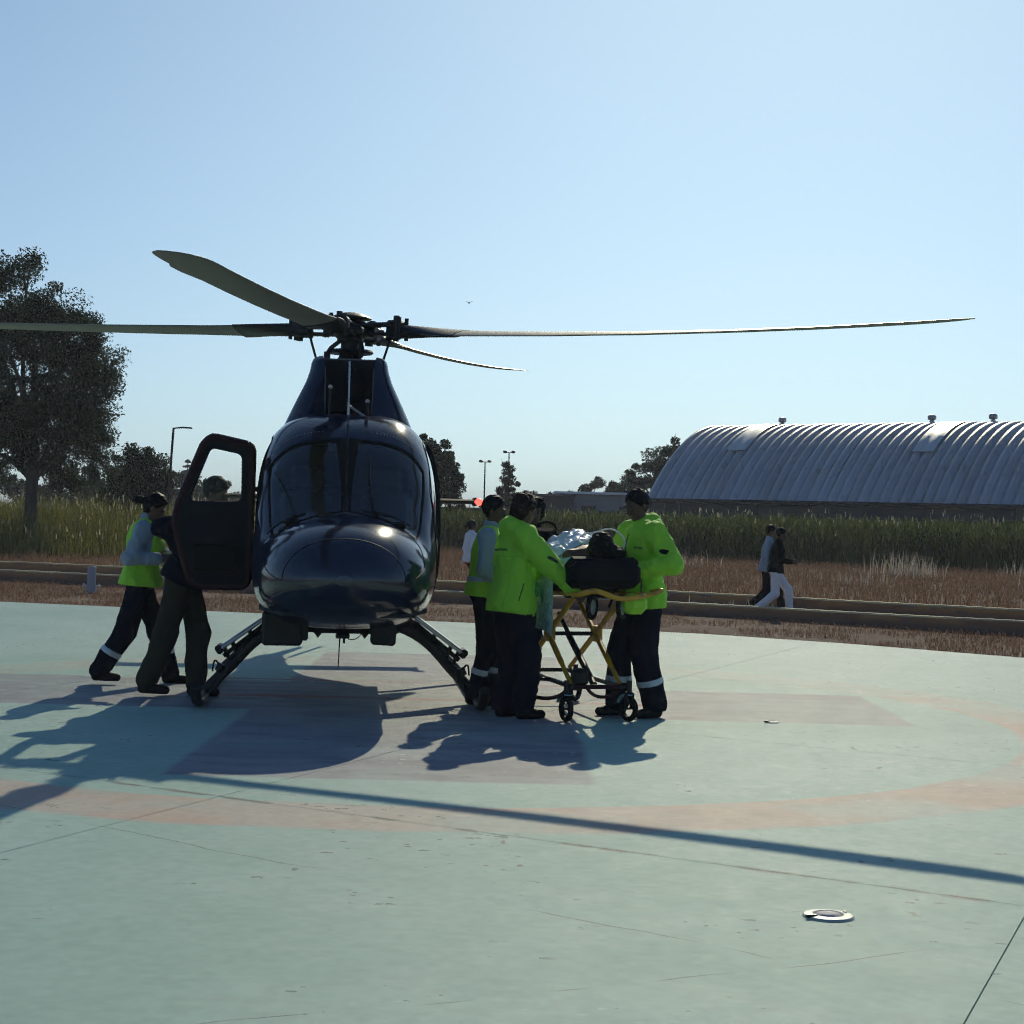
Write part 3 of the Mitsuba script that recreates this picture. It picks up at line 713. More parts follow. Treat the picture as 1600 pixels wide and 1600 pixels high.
def person(key_label, at, face, H, pelvis, spine, head, hands, feet, top, legs, hair, skin='skin_dark', shoes='boot_leather', group=None, res=.008, gloves=None, bands=False, vest=None, hood=False, female=False, elbows=(None, None), extras=(), headlook=None, z0=0.0, curl=.8, seed=1, belly=0.0):
    """pelvis, hands and feet as (forward, left, up) from the spot AT on the ground; hands and feet: left first. top: (material, cut height over the pelvis)."""
    s = H / 1.75
    f = unit(V(*face, 0)); up = V(0, 0, 1); l = np.cross(up, f)
    o = V(at[0], at[1], z0)
    W = lambda a: o + f * a[0] + l * a[1] + up * a[2]
    P = W(pelvis)
    sp = unit(f * spine[0] + l * spine[1] + up * spine[2])
    tl = l if len(spine) < 4 else unit(l * math.cos(spine[3]) + f * math.sin(spine[3]))
    tl = unit(tl - sp * (tl @ sp)); tf = np.cross(tl, sp)
    RT = np.stack([tl, tf, sp], 1)
    S_ = P + sp * .50 * s
    N = P + sp * .555 * s - tf * .01 * s
    hd = unit(f * head[0] + l * head[1] + up * head[2])
    HC = N + hd * .175 * s
    hf = f if headlook is None else unit(f * headlook[0] + l * headlook[1] + up * headlook[2])
    hf = unit(hf - hd * (hf @ hd)); hl = np.cross(hd, hf)
    RH = np.stack([hl, hf, hd], 1)
    shw = (.178 if female else .195) * s
    hips, knees, ankles, toes = [], [], [], []
    for i, sg in enumerate((1, -1)):
        hp_ = P + l * sg * .09 * s - up * .03 * s
        fo = feet[i]
        an = W((fo[0], fo[1], fo[2] if len(fo) > 3 else 0)) + up * .085 * s
        fd = unit(f * math.cos(fo[2 if len(fo) == 3 else 3]) + l * math.sin(fo[2 if len(fo) == 3 else 3]))
        kn, an = ik(hp_, an, .43 * s, .43 * s, fd + f * .5)
        hips.append(hp_); knees.append(kn); ankles.append(an); toes.append(fd)
    shs, els, wrs, hdir = [], [], [], []
    for i, sg in enumerate((1, -1)):
        sh = S_ + tl * sg * shw
        hw_ = W(hands[i][:3])
        pole = (tl * sg * .5 - f * .6 - up * .5) if elbows[i] is None else f * elbows[i][0] + l * elbows[i][1] + up * elbows[i][2]
        el, wr = ik(sh, hw_, .30 * s, .265 * s, pole)
        shs.append(sh); els.append(el); wrs.append(wr); hdir.append(unit(wr - el))
    # the body
    b = SDF()
    b.ell(P + up * .01, V(.155, .115, .13) * s, RT, .04)
    b.ell(P + sp * .20 * s, V(.135, .10, .17) * s, RT, .05)
    b.ell(P + sp * .38 * s, V(.155, .11, .16) * s, RT, .05)
    if female: b.ell(P + sp * .36 * s + tf * .06 * s, V(.13, .07, .08) * s, RT, .04)
    b.cone(S_ + tl * shw * .9, S_ - tl * shw * .9, .055 * s, .055 * s, .05)
    b.cone(N - sp * .03 * s, HC - hd * .05 * s, .057 * s, .050 * s, .025)
    b.ell(HC + hd * .025 * s - hf * .012 * s, V(.073, .092, .092) * s, RH, .02)
    b.ell(HC - hd * .030 * s + hf * .022 * s, V(.058, .066, .078) * s, RH, .02)
    b.ell(HC - hd * .088 * s + hf * .058 * s, V(.026, .022, .020) * s, RH, .025)
    b.cone(HC + hf * .080 * s + hd * .012 * s, HC + hf * .103 * s - hd * .028 * s, .010 * s, .015 * s, .012)
    b.cone(HC + hf * .082 * s + hd * .018 * s + hl * .040 * s, HC + hf * .082 * s + hd * .018 * s - hl * .040 * s, .012 * s, .012 * s, .012)
    b.cone(HC + hf * .082 * s - hd * .052 * s + hl * .018 * s, HC + hf * .082 * s - hd * .052 * s - hl * .018 * s, .010 * s, .010 * s, .008)
    for sg in (1, -1):
        b.ell(HC + hl * sg * .076 * s - hf * .012 * s - hd * .008 * s, V(.010, .022, .034) * s, RH, .006)
    for i in range(2):
        b.cone(shs[i], els[i], .050 * s, .040 * s, .03); b.cone(els[i], wrs[i], .040 * s, .027 * s, .02)
        b.cone(hips[i], knees[i], .082 * s, .055 * s, .03); b.cone(knees[i], ankles[i], .054 * s, .037 * s, .02)
        b.cone(ankles[i], ankles[i] + toes[i] * .13 * s - up * .05 * s, .036 * s, .03 * s, .02)
    bare = b.copy()
    nail = hands[0][3] if len(hands[0]) > 3 else None
    hs_list = []
    for i, sg in enumerate((1, -1)):
        hh = hands[i]
        d = hdir[i] if len(hh) < 4 else unit(f * hh[3][0] + l * hh[3][1] + up * hh[3][2])
        n = -tl * sg - up * .3 if len(hh) < 5 else f * hh[4][0] + l * hh[4][1] + up * hh[4][2]
        hand(b, wrs[i], d, n, sg, s, curl)
        if gloves: hs_list.append(SDF()); hand(hs_list[-1], wrs[i], d, n, sg, s * 1.12, curl)
    key = thing('person', key_label, 'person', group)
    eye = [HC + hl * sg * .031 * s + hf * .080 * s + hd * .002 * s for sg in (1, -1)]
    def sockets(P_, d):
        for e in eye:
            q = np.linalg.norm(P_ - e - hf * .012 * s, axis=1) - .017 * s
            d = np.maximum(d, -q)
        return d
    scene[key] = mikit.ply(b.mesh(min(res, .0065) if res < .012 else res, sockets), skin, smooth=True)
    if res < .012:
        for e in eye: obj('eye', ellipsoid(e - hf * .006 * s, (.0115 * s,) * 3, sub=2), 'eye_dark', key, True)
    for g_ in hs_list: obj('glove', g_.mesh(.0065), gloves, key, True)
    # trousers
    lm, loose = legs
    tr_ = SDF()
    tr_.ell(P + up * .01, V(.168, .128, .14) * s, RT, .04)
    tr_.ell(P + sp * .12 * s, V(.150, .115, .10) * s, RT, .04)
    for i in range(2):
        tr_.cone(hips[i], knees[i], (.088 + loose * .5) * s, (.068 + loose) * s, .035)
        tr_.cone(knees[i], ankles[i] + up * .015, (.068 + loose) * s, (.058 + loose) * s, .03)
    fo1 = folds(.018 * s, seed=seed)
    def cutT(P_, d):
        d = fo1(P_, d)
        return np.maximum(d, (z0 + .055 * s) - P_[:, 2])
    obj('trousers', tr_.mesh(res, cutT), lm, key, True)
    if bands:
        for i in range(2):
            ax = unit(ankles[i] - knees[i]); c = knees[i] + ax * .22 * s
            def ring(P_, d, c=c, ax=ax):
                d = fo1(P_, d) - .004
                return np.maximum(np.maximum(d, np.abs((P_ - c) @ ax) - .026), np.linalg.norm(P_ - c, axis=1) - .16)
            sub = SDF(); sub.p = [x for k_, x in enumerate(tr_.p) if k_ in (2 + 2 * i, 3 + 2 * i)]
            obj('reflective_band', sub.mesh(min(res, .007), ring), 'reflective_tape', key, True)
    # shoes
    for i in range(2):
        sh_ = SDF(); an, fd = ankles[i], toes[i]
        lowz = an[2] - .085 * s
        sh_.cone(an + up * .05 * s, an - up * .02 * s, .052 * s, .050 * s, .02)
        sh_.cone(an - fd * .03 * s - up * .045 * s, an + fd * .06 * s - up * .045 * s, .042 * s, .042 * s, .02)
        sh_.cone(an + fd * .06 * s - up * .045 * s, an + fd * .165 * s - up * .052 * s, .045 * s, .036 * s, .02)
        def sole(P_, d, lowz=lowz): return np.maximum(d, lowz - P_[:, 2])
        obj('shoe', sh_.mesh(res, sole), shoes, key, True)
    # upper garment
    tm, cutz, infl = top
    tp = SDF()
    tp.ell(P + sp * .02 * s, V(.170, .130, .16) * s + infl, RT, .05)
    tp.ell(P + sp * .20 * s, V(.150 + belly * .5, .115 + belly, .17) * s + infl, RT, .06)
    tp.ell(P + sp * .38 * s, V(.165, .12, .165) * s + infl, RT, .06)
    if female: tp.ell(P + sp * .36 * s + tf * .06 * s, V(.13, .07, .08) * s + infl, RT, .05)
    if cutz < 0: tp.ell(P + up * (cutz * .6) * s, V(.182, .150, .19) * s + infl, RT, .05)
    tp.cone(S_ + tl * shw * .92, S_ - tl * shw * .92, .060 * s + infl, .060 * s + infl, .05)
    tp.cone(N - sp * .05 * s, N + hd * .035 * s, .075 * s, .068 * s, .03)
    torso_n = len(tp.p)
    sl = SDF()
    for i in range(2):
        sl.cone(shs[i], els[i], .058 * s + infl, .050 * s + infl * .9, .04); sl.cone(els[i], els[i] + (wrs[i] - els[i]) * .95, .050 * s + infl * .9, .038 * s + infl * .6, .03)
    if hood:
        hb_ = N - tf * .085 * s + sp * .01 * s
        tp.ell(hb_, V(.135, .075, .095) * s, RT, .04)
        for sg in (1, -1): tp.cone(hb_ + tl * sg * .09 * s, N + tl * sg * .075 * s + tf * .045 * s + sp * .02 * s, .045 * s, .028 * s, .03)
    fo2 = folds(.030 * s if infl > .015 else .016 * s, seed=seed + 3)
    def cutJ(P_, d):
        d = fo2(P_, d)
        return np.maximum(d, (cutz - (P_ - P) @ sp * 1.0))
    if vest:
        vs = SDF(); vs.p = [((lambda P_, f=f_: f(P_) - .020), c, r + .020, k) for f_, c, r, k in tp.p[:torso_n - 1]]
        shirt = SDF(); shirt.p = tp.p + sl.p
        obj('shirt', shirt.mesh(res, cutJ), tm, key, True)
        def cutV(P_, d):
            d = fo2(P_, d)
            nb_ = (P_ - P) @ sp
            lat = np.abs((P_ - P) @ tl)
            vneck = .07 * s + np.clip(((P_ - S_) @ sp) + .10, 0, 1) * 0
            hole = np.where(nb_ > .22 * s, lat - (shw - .01 * s), lat - (shw + .2))
            return np.maximum(np.maximum(d, -.02 - nb_), hole)
        obj('vest', vs.mesh(res, cutV), vest, key, True)
        wholeT = vs
    else:
        jk = SDF(); jk.p = tp.p + sl.p
        obj('jacket' if infl > .015 else 'shirt', jk.mesh(res, cutJ), tm, key, True)
        wholeT = jk
    for nm, mt, a, b_, r, *axn in extras:      # seams, zips and patches: thin pieces that follow the cloth
        a, b_ = W(a), W(b_)
        ax = {'f': f, 'b': -f, 'l': l, 'r': -l}[axn[0] if axn else 'f']
        a0 = (P + S_) / 2
        def strip(P_, d, a=a, b_=b_, r=r, ax=ax):
            d = fo2(P_, d) - .003
            Q = P_ - a; Q = Q - (Q @ ax)[:, None] * ax
            ba = b_ - a; ba = ba - ax * (ba @ ax); t = np.clip((Q @ ba) / (ba @ ba), 0, 1)
            e_ = np.abs(Q - t[:, None] * ba)
            return np.maximum(np.maximum(d, np.linalg.norm(e_, axis=1) - r), np.maximum(.03 - (P_ - a0) @ ax, np.abs((P_ - a) @ ax) - .14))
        try:
            mm = wholeT.mesh(.005, strip, clip=(np.minimum(a, b_) - r - .03 - .22 * np.abs(ax), np.maximum(a, b_) + r + .03 + .22 * np.abs(ax)))
            if len(mm.faces): obj(nm, mm, mt, key, True)
        except Exception as ex: print('extra', nm, ex)
    # hair
    hm, style = hair
    hr = SDF()
    grow = {'short': .014, 'curly': .030, 'bun': .018, 'pony': .016}[style] * s
    hr.ell(HC + hd * .030 * s - hf * .016 * s, V(.073, .092, .092) * s + grow, RH, .02)
    if style in ('bun', 'curly'): hr.ell(HC - hd * .02 * s - hf * .055 * s, V(.072, .055, .08) * s + grow * .6, RH, .03)
    if style == 'bun': hr.ell(HC + hd * .075 * s - hf * .075 * s, V(.055, .05, .05) * s, RH, .015)
    if style == 'pony':
        hr.ell(HC - hd * .005 * s - hf * .05 * s, V(.072, .055, .08) * s, RH, .03)
        hr.cone(HC + hd * .01 * s - hf * .10 * s, HC - hd * .02 * s - hf * .17 * s, .032 * s, .036 * s, .02)
        hr.cone(HC - hd * .02 * s - hf * .17 * s, HC - hd * .05 * s - hf * .20 * s, .036 * s, .016 * s, .02)
    am = {'short': .010, 'curly': .026, 'bun': .016, 'pony': .012}[style] * s
    fq = {'short': 60, 'curly': 42, 'bun': 40, 'pony': 50}[style]
    def cutH(P_, d):
        m = np.abs(d) < .08
        d = d.copy()
        d[m] += am * (meshkit.fbm(P_[m] * fq, 2, seed + 9) - .5) * 2
        q = P_ - HC
        face = q @ hf - .9 * (q @ hd + .018 * s) if style != 'curly' else np.minimum(q @ hf - .03 * s, .05 * s - q @ hd)
        jaw = np.minimum(q @ hf + .012 * s, -.02 * s - q @ hd)
        face = np.where(q @ hd < -.018 * s, np.minimum(face, q @ hf + .012 * s), face)
        return np.maximum(d, np.maximum(face, jaw))
    obj('hair', hr.mesh(min(res, .007) if res < .012 else res, cutH), hm, key, True)
    return key

EMS = 'ambulance crew in bright hi-vis clothing'
# the crew member at the head of the stretcher, on its right
person('paramedic in hooded neon green jacket standing right of the stretcher facing left', (1.07, 14.42), (-.86, -.5), 1.77, (0, 0, .965), (.05, 0, 1), (.34, 0, .93),
       [(.20, .25, 1.19, (.6, -.6, -.1)), (.34, -.14, 1.13, (.9, .3, -.2))], [(-.06, .12, .15), (.12, -.14, -.1)], ('neon_green', -.09, .027), ('navy_cloth', .036), ('hair_black', 'short'),
       gloves='black_cloth', bands=True, hood=True, headlook=(1, .1, -.5), elbows=((-.8, .8, -.4), (-.3, -.6, -.7)), seed=2,
       extras=[('zip', 'dark_print', (.20, .0, 1.46), (.20, .0, .88), .006, 'f'), ('sleeve_patch', 'black_cloth', (.055, .24, 1.335), (.03, .24, 1.33), .020, 'l'),
               ('pocket_slit', 'dark_print', (.05, .24, 1.25), (.10, .24, 1.17), .005, 'l'), ('chest_print', 'print_green', (.2, .09, 1.36), (.2, .15, 1.355), .010, 'f'), ('pocket_slit', 'dark_print', (.2, -.10, 1.36), (.2, -.115, 1.26), .007, 'f'),
               ('pocket_slit', 'dark_print', (.2, .13, 1.10), (.2, .16, .96), .006, 'f'), ('hem_seam', 'neon_shade', (.2, -.2, .915), (.2, .2, .915), .004, 'f')])
# the crew member in front of the stretcher, back turned
person('paramedic with tied up brown hair and neon green jacket reaching to the stretcher, back turned', (.04, 14.06), (.86, .52), 1.70, (-.02, .03, .93), (.14, 0, 1, .25), (.25, 0, .95),
       [(.50, .16, 1.02, (.8, -.1, -.5)), (.34, -.42, .96, (.7, -.1, -.6))], [(-.02, .11, .2), (.05, -.09, -.05)], ('neon_green', -.11, .038), ('navy_cloth', .034), ('hair_brown', 'bun'), skin='skin_mid',
       hood=True, bands=False, female=True, headlook=(1, .1, -.2), seed=7,
       extras=[('pocket_slit', 'dark_print', (-.02, -.2, 1.06), (-.07, -.2, .93), .006, 'r'), ('back_print', 'print_green', (-.1, .06, 1.32), (-.1, -.03, 1.32), .012, 'b'), ('sleeve_patch', 'dark_print', (.10, -.25, 1.27), (.15, -.25, 1.24), .014, 'r'),
               ('yoke_seam', 'neon_shade', (-.1, -.19, 1.27), (-.1, .19, 1.27), .004, 'b'), ('back_seam', 'neon_shade', (-.1, -.10, 1.26), (-.1, -.12, .86), .004, 'b'), ('hem_seam', 'neon_shade', (-.1, -.22, .845), (-.1, .22, .845), .004, 'b'), ('side_seam', 'neon_shade', (.0, -.2, 1.24), (.03, -.2, .84), .004, 'r')])
# the man behind her
person('man in neon vest and grey sleeves standing behind the paramedic with tied up hair', (-.21, 15.05), (.98, -.15), 1.69, (0, 0, .925), (.08, 0, 1), (.18, 0, .95),
       [(.30, .24, .98), (.24, -.26, .98)], [(.03, .10, .2), (-.06, -.10, -.15)], ('grey_cloth', -.02, .010), ('navy_cloth', .012), ('hair_black', 'short'),
       vest='neon_yellow', bands=True, seed=11, extras=[('chest_print', 'dark_print', (.05, -.2, 1.30), (.12, -.2, 1.30), .010, 'r'), ('reflective_strip', 'reflective_tape', (-.12, -.2, 1.05), (.14, -.2, 1.05), .022, 'r')])
# the one at the foot end
person('curly haired person in dark clothes at the far end of the stretcher', (.12, 16.2), (.05, -1), 1.70, (-.02, 0, .93), (.16, .14, 1), (.15, 0, .95),
       [(.34, .30, 1.0), (.34, -.22, 1.02)], [(0, .10, .1), (.02, -.10, -.1)], ('navy_cloth', -.06, .018), ('navy_cloth', .012), ('hair_black', 'curly'), skin='skin_dark', seed=15, headlook=(1, 0, -.3))
# left of the helicopter
person('woman with a ponytail in neon vest and grey sleeves stepping towards the helicopter', (-3.33, 16.0), (.99, .10), 1.69, (.03, 0, .895), (.07, 0, 1), (.50, 0, .85),
       [(.42, .18, 1.12, (.9, -.2, .3)), (.20, -.22, 1.12, (.9, .3, .2))], [(.30, .08, .1), (-.30, -.10, .03, -.15)], ('grey_cloth', -.02, .016), ('navy_cloth', .030), ('hair_black', 'pony'), skin='skin_mid',
       vest='neon_green', bands=True, female=True, seed=21, headlook=(1, 0, -.5), elbows=((-.6, .6, -.5), (-1, -.3, -.2)))
person('crew member in navy jacket and olive trousers leaning in behind the open cockpit door', (-2.81, 15.02), (.98, -.12), 1.82, (.07, 0, 1.0), (.40, 0, 1), (.35, 0, .95),
       [(.55, .14, 1.20), (.14, -.26, 1.20, (.8, .1, .5))], [(.17, .10, .1), (-.20, -.10, -.1)], ('navy_cloth', -.04, .024), ('olive_cloth', .026), ('hair_black', 'short'), skin='skin_mid', seed=27, elbows=((-.5, .4, -.7), (-.9, -.3, -.4)))
# far people on the track between the kerbs
person('walker in pale shirt and dark trousers behind the one in white trousers', (4.74, 33.2), (1, -.1), 1.66, (0, 0, .84), (.08, 0, 1), (.2, 0, .95),
       [(.12, .24, .80), (.05, -.24, .80)], [(.30, .06, 0), (-.30, -.06, .05, 0)], ('grey_cloth', -.06, .012), ('black_cloth', .01), ('hair_black', 'short'), res=.02, seed=31, z0=GZ, skin='skin_mid')
person('walker in dark shirt and white trousers looking at a phone on the track', (4.85, 32.8), (1, -.1), 1.62, (0, 0, .82), (.10, 0, 1), (.3, 0, .95),
       [(.30, .12, .98), (.28, -.10, 1.0)], [(.28, .06, 0), (-.30, -.06, .05, 0)], ('black_cloth', -.04, .012), ('white_cloth', .012), ('hair_black', 'short'), res=.02, seed=33, z0=GZ, skin='skin_dark', headlook=(1, 0, -.5))
person('distant woman in white coat and dark red trousers beyond the kerb', (-.83, 36.4), (.9, .4), 1.60, (0, 0, .80), (.05, 0, 1), (.1, 0, .95),
       [(.10, .24, .78), (.12, -.22, .85)], [(.10, .07, 0), (-.08, -.07, 0)], ('white_cloth', -.08, .014), ('red_cloth', .012), ('hair_black', 'pony'), res=.02, seed=35, z0=GZ, skin='skin_dark', female=True)
# ------------------------------------------------------------------ the stretcher and what lies on it
mat('yellow_frame', lambda p, n, uv: mix([0.62, 0.32, 0.02], [0.42, 0.21, 0.03], smoothstep(.45, .7, fbm(p.x * 14, p.y * 14, p.z * 14))), 0.4, 0, .5)
mat('teal_plastic', (0.30, 0.46, 0.50), 0.35)
mat('mattress_black', (0.009, 0.009, 0.010), 0.7, 0, .12)
mat('green_sheet', (0.10, 0.34, 0.24), 0.85, 0, .2)
mat('pale_teal_sheet', (0.33, 0.48, 0.46), 0.85, 0, .2)
mat('silver_film', (0.66, 0.70, 0.74), 0.28, 0.35, .6)
mat('white_tube', (0.75, 0.74, 0.68), 0.35)
SO = V(.44, 13.90, 0)
e1, e2 = unit(V(.968, .25, 0)), unit(V(-.25, .968, 0))
def SL(a, b, z): return SO + e1 * a + e2 * b + V(0, 0, z)
SR = np.stack([e1, e2, V(0, 0, 1)], 1)
STR = thing('stretcher', 'yellow framed wheeled stretcher with crossed legs standing between the paramedics', 'stretcher')
def sp(name, mesh, m, parent=STR, smooth=35, **kw): return obj(name, mesh, m, parent, smooth, **kw)
for side, a in (('l', .06), ('r', .46)):
    for (b0, z0_, b1, z1_) in ((.04, .30, 1.36, .97), (1.42, .30, .10, .97)):
        p0, p1 = SL(a, b0, z0_), SL(a + (.0 if b0 < 1 else .035), b1, z1_)
        mid = (p0 + p1) / 2
        leg = sp('cross_leg', cat_([tube([p0, p0 + (p1 - p0) * .22], .018, 10), tube([p0 + (p1 - p0) * .20, p0 + (p1 - p0) * .24, p1], [.023, .023, .023], 10)]), 'yellow_frame')
    sp('pivot_bracket', box(SL(a + .017, .73, .635), (.07, .15, .13), SR, .02), 'yellow_frame')
    sp('base_rail', tube([SL(a - .0, -.02, .27), SL(a, 1.5, .27)], .019, 10), 'black_metal')
    sp('top_rail', tube(smooth_path([SL(a + (-.04 if a < .2 else .05), -.2, 1.0), SL(a + (-.05 if a < .2 else .06), .2, .99), SL(a + (-.05 if a < .2 else .06), 1.0, .99), SL(a + (-.05 if a < .2 else .06), 1.85, .99)], 20), .019, 10), 'yellow_frame')
for b, z, m in ((.0, .27, 'dark_red_rim'), (1.48, .27, 'black_metal'), (.735, .635, 'black_metal'), (.13, .97, 'black_metal'), (1.33, .97, 'black_metal')):
    sp('cross_bar', rod(SL(.04, b, z), SL(.50, b, z), .017), m)
sp('end_handle', tube(smooth_path([SL(.02, -.2, 1.0), SL(.04, -.30, 1.01), SL(.12, -.34, 1.03), SL(.28, -.35, .985), SL(.44, -.34, .985), SL(.52, -.30, 1.0), SL(.54, -.2, 1.0)], 30), .021, 10), 'yellow_frame')
sp('side_rail', cat_([tube(smooth_path([SL(.52, -.10, .98), SL(.60, -.12, .99), SL(.72, -.14, 1.03), SL(.74, .05, 1.02), SL(.72, .25, 1.0), SL(.56, .25, .98)], 26), .018, 8)]), 'yellow_frame', label='side rail folded out towards the right paramedic')
sp('folded_strap_bag', box(SL(.50, -.16, .93), (.20, .16, .16), SR @ rot([0, 0, 1], 12), .05), 'neon_yellow')
sp('bumper_bar', tube(smooth_path([SL(.06, .10, .28), SL(-.02, .0, .21), SL(-.17, .22, .17), SL(-.22, .45, .23), SL(.05, .6, .27)], 26), .016, 8), 'dark_red_rim')
sp('brake_bar', tube(smooth_path([SL(.46, .05, .27), SL(.36, -.02, .20), SL(.26, -.03, .20), SL(.2, .04, .26)], 20), .014, 8), 'dark_red_rim')
sp('actuator', cat_([rod(SL(.26, .06, .28), SL(.26, .80, .62), .026), rod(SL(.26, .55, .50), SL(.26, 1.1, .78), .018), box(SL(.14, .06, .34), (.13, .12, .14), SR, .03)]), 'black_metal')
def wheel(c, ax, r, w, parent, name='wheel'):
    ax = unit(ax); u = unit(np.cross(ax, V(0, 0, 1))); R = np.stack([u, V(0, 0, 1), ax], 1)
    t = revolve([(r * .62, -w * .32), (r * .82, -w * .5), (r * .95, -w * .42), (r, -w * .15), (r, w * .15), (r * .95, w * .42), (r * .82, w * .5), (r * .62, w * .32), (r * .62, -w * .32)], c, R, 28)
    k = sp(name, t, 'black_rubber', parent)
    sp('hub', revolve([(0, -w * .4), (r * .2, -w * .42), (r * .25, -w * .25), (r * .64, -w * .2), (r * .64, w * .2), (r * .25, w * .25), (r * .2, w * .42), (0, w * .4)], c, R, 20), 'grey_steel', k) if parent == STR else None
    return k
for a, b, sw in ((0.02, 0.0, 40), (.53, 0.0, 52), (.02, 1.48, 20), (.53, 1.48, -15)):
    axw = rot([0, 0, 1], sw - 30) @ e1
    fw = np.cross(axw, V(0, 0, 1))
    c = SL(a, b, .10)
    ck = sp('caster', cat_([rod(SL(a, b, .20), SL(a, b, .32), .022), box(SL(a, b, .215), (.07, .07, .03), SR, .01)] + [box(c + axw * s * .030 + V(0, 0, .055), (.008, .05, .12), np.stack([axw, fw, V(0, 0, 1)], 1), .003) for s in (-1, 1)] + [rod(c - axw * .036, c + axw * .036, .009)]), 'black_metal')
    wheel(c, axw, .10, .042, ck)
    arc = [c + (-fw * math.cos(t) + V(0, 0, 1) * math.sin(t)) * .112 for t in np.linspace(1.9, .35, 9)]
    sp('mudguard', loft([[q + axw * k * .034 + unit(q - c) * dz for k, dz in ((-1, 0), (-1, .006), (1, .006), (1, 0))] for q in arc]), 'teal_plastic', ck)
for a in (.16, .40):
    wheel(SL(a, -.16, .90), rot([0, 0, 1], -38) @ e1, .10, .036, STR, 'loading_wheel')
    sp('loading_fork', cat_([rod(SL(a, -.16, .90), SL(a, -.02, .985), .015)]), 'grey_steel')
sp('mattress', cat_([box(SL(.25, 1.02, 1.055), (.54, 1.64, .09), SR, .035)]), 'mattress_black')
Rb = SR @ rot([1, 0, 0], -24)
sp('backrest', box(SL(.26, .15, 1.135), (.57, .62, .09), Rb, .035), 'mattress_black')
sp('head_block', cat_([box(SL(.25, -.13, 1.145), (.56, .26, .20), SR @ rot([1, 0, 0], -8), .05)]), 'mattress_black', label='black padded head block facing the camera')
for a in (-.03, .53):
    sp('buckle_strap', tube(smooth_path([SL(a, .55, 1.08), SL(a + (-.02 if a < .2 else .02), .55, .98), SL(a, .58, .86)], 10), .012, 6), 'black_cloth')
# the patient
PAT = thing('person', 'patient with dark hair lying on the stretcher under silver film and green sheet', 'person')
b = SDF()
ph = SL(.27, .03, 1.36); pd = unit(SL(.27, .9, 1.22) - ph)
nk = ph + pd * .16
chest, hip = SL(.27, .45, 1.26), SL(.27, .95, 1.20)
b.ell(ph - pd * .02, V(.078, .095, .10), np.stack([e1, unit(np.cross(pd, e1)), pd], 1), .02)
b.ell(ph + pd * .05 + V(0, 0, .03), V(.058, .07, .075), np.stack([e1, unit(np.cross(pd, e1)), pd], 1), .02)
b.cone(ph + pd * .05 + V(0, 0, .09), ph + pd * .08 + V(0, 0, .105), .010, .015, .012)
b.cone(ph + pd * .08, nk, .055, .058, .03)
b.cone(SL(.11, .30, 1.27), SL(.43, .30, 1.27), .065, .065, .05)
b.ell(chest, V(.17, .2, .12), SR, .06); b.ell(hip, V(.16, .15, .11), SR, .06)
for a in (.16, .38):
    b.cone(SL(a, 1.0, 1.19), SL(a, 1.38, 1.21), .085, .06, .03); b.cone(SL(a, 1.38, 1.21), SL(a, 1.78, 1.14), .058, .04, .02)
    b.cone(SL(a, 1.80, 1.14), SL(a, 1.84, 1.27), .038, .03, .02)
    sx = -.13 if a < .27 else .13
    b.cone(SL(a + sx * .4, .34, 1.26), SL(a + sx * .8, .62, 1.20), .05, .042, .03); b.cone(SL(a + sx * .8, .62, 1.20), SL(.27 + sx * .8, .86, 1.30), .04, .03, .02)
    hand(b, SL(.27 + sx * .8, .86, 1.30), -e1 * np.sign(sx) + e2 * .3, V(0, 0, -1), -1 if a < .27 else 1, 1.0, .5)
scene[PAT] = mikit.ply(b.mesh(.008), 'skin_dark', smooth=True)
hr = SDF()
hr.ell(ph - pd * .035, V(.098, .112, .118), np.stack([e1, unit(np.cross(pd, e1)), pd], 1), .02)
hr.ell(ph - pd * .06 - V(0, 0, .05) + e1 * .05, V(.14, .09, .06), SR, .04)
def cutP(P_, d):
    m = np.abs(d) < .09; d = d.copy()
    d[m] += .022 * (meshkit.fbm(P_[m] * 36, 3, 4) - .5) * 2
    return np.maximum(d, np.minimum((P_ - ph) @ pd - .01, (P_ - ph)[:, 2] - .0))
obj('hair', hr.mesh(.008, cutP), 'hair_black', PAT, True)
# sheets: cloth draped over the body and hanging over the edge
def drape(a0, a1, b0, b1, prof, amp, freq, seed, na=60, nb_=60):
    Aa, Bb = np.meshgrid(np.linspace(a0, a1, na), np.linspace(b0, b1, nb_), indexing='ij')
    aa, zz_ = prof(Aa, Bb)
    P = SO + aa[..., None] * e1 + Bb[..., None] * e2 + zz_[..., None] * V(0, 0, 1)
    q = P * freq
    n1 = np.abs(meshkit.fbm(q, 3, seed) - .5) * 2; n2 = meshkit.fbm(q * 1.7 + 9, 3, seed + 3) - .5; n3 = meshkit.fbm(q + 31, 2, seed + 7) - .5
    P = P + (n1 - .4)[..., None] * amp * V(0, 0, 1) + n2[..., None] * amp * .9 * e1 + n3[..., None] * amp * e2
    i, j = np.meshgrid(np.arange(na - 1), np.arange(nb_ - 1), indexing='ij')
    f = np.stack([i * nb_ + j, (i + 1) * nb_ + j, (i + 1) * nb_ + j + 1, i * nb_ + j + 1], -1).reshape(-1, 4)
    v = P.reshape(-1, 3)
    nv = len(v)                      # a second skin 3 mm below, so that the sheet has thickness
    f2 = f[:, ::-1] + nv
    return (np.vstack([v, v - V(0, 0, .003)]), np.vstack([f, f2]))
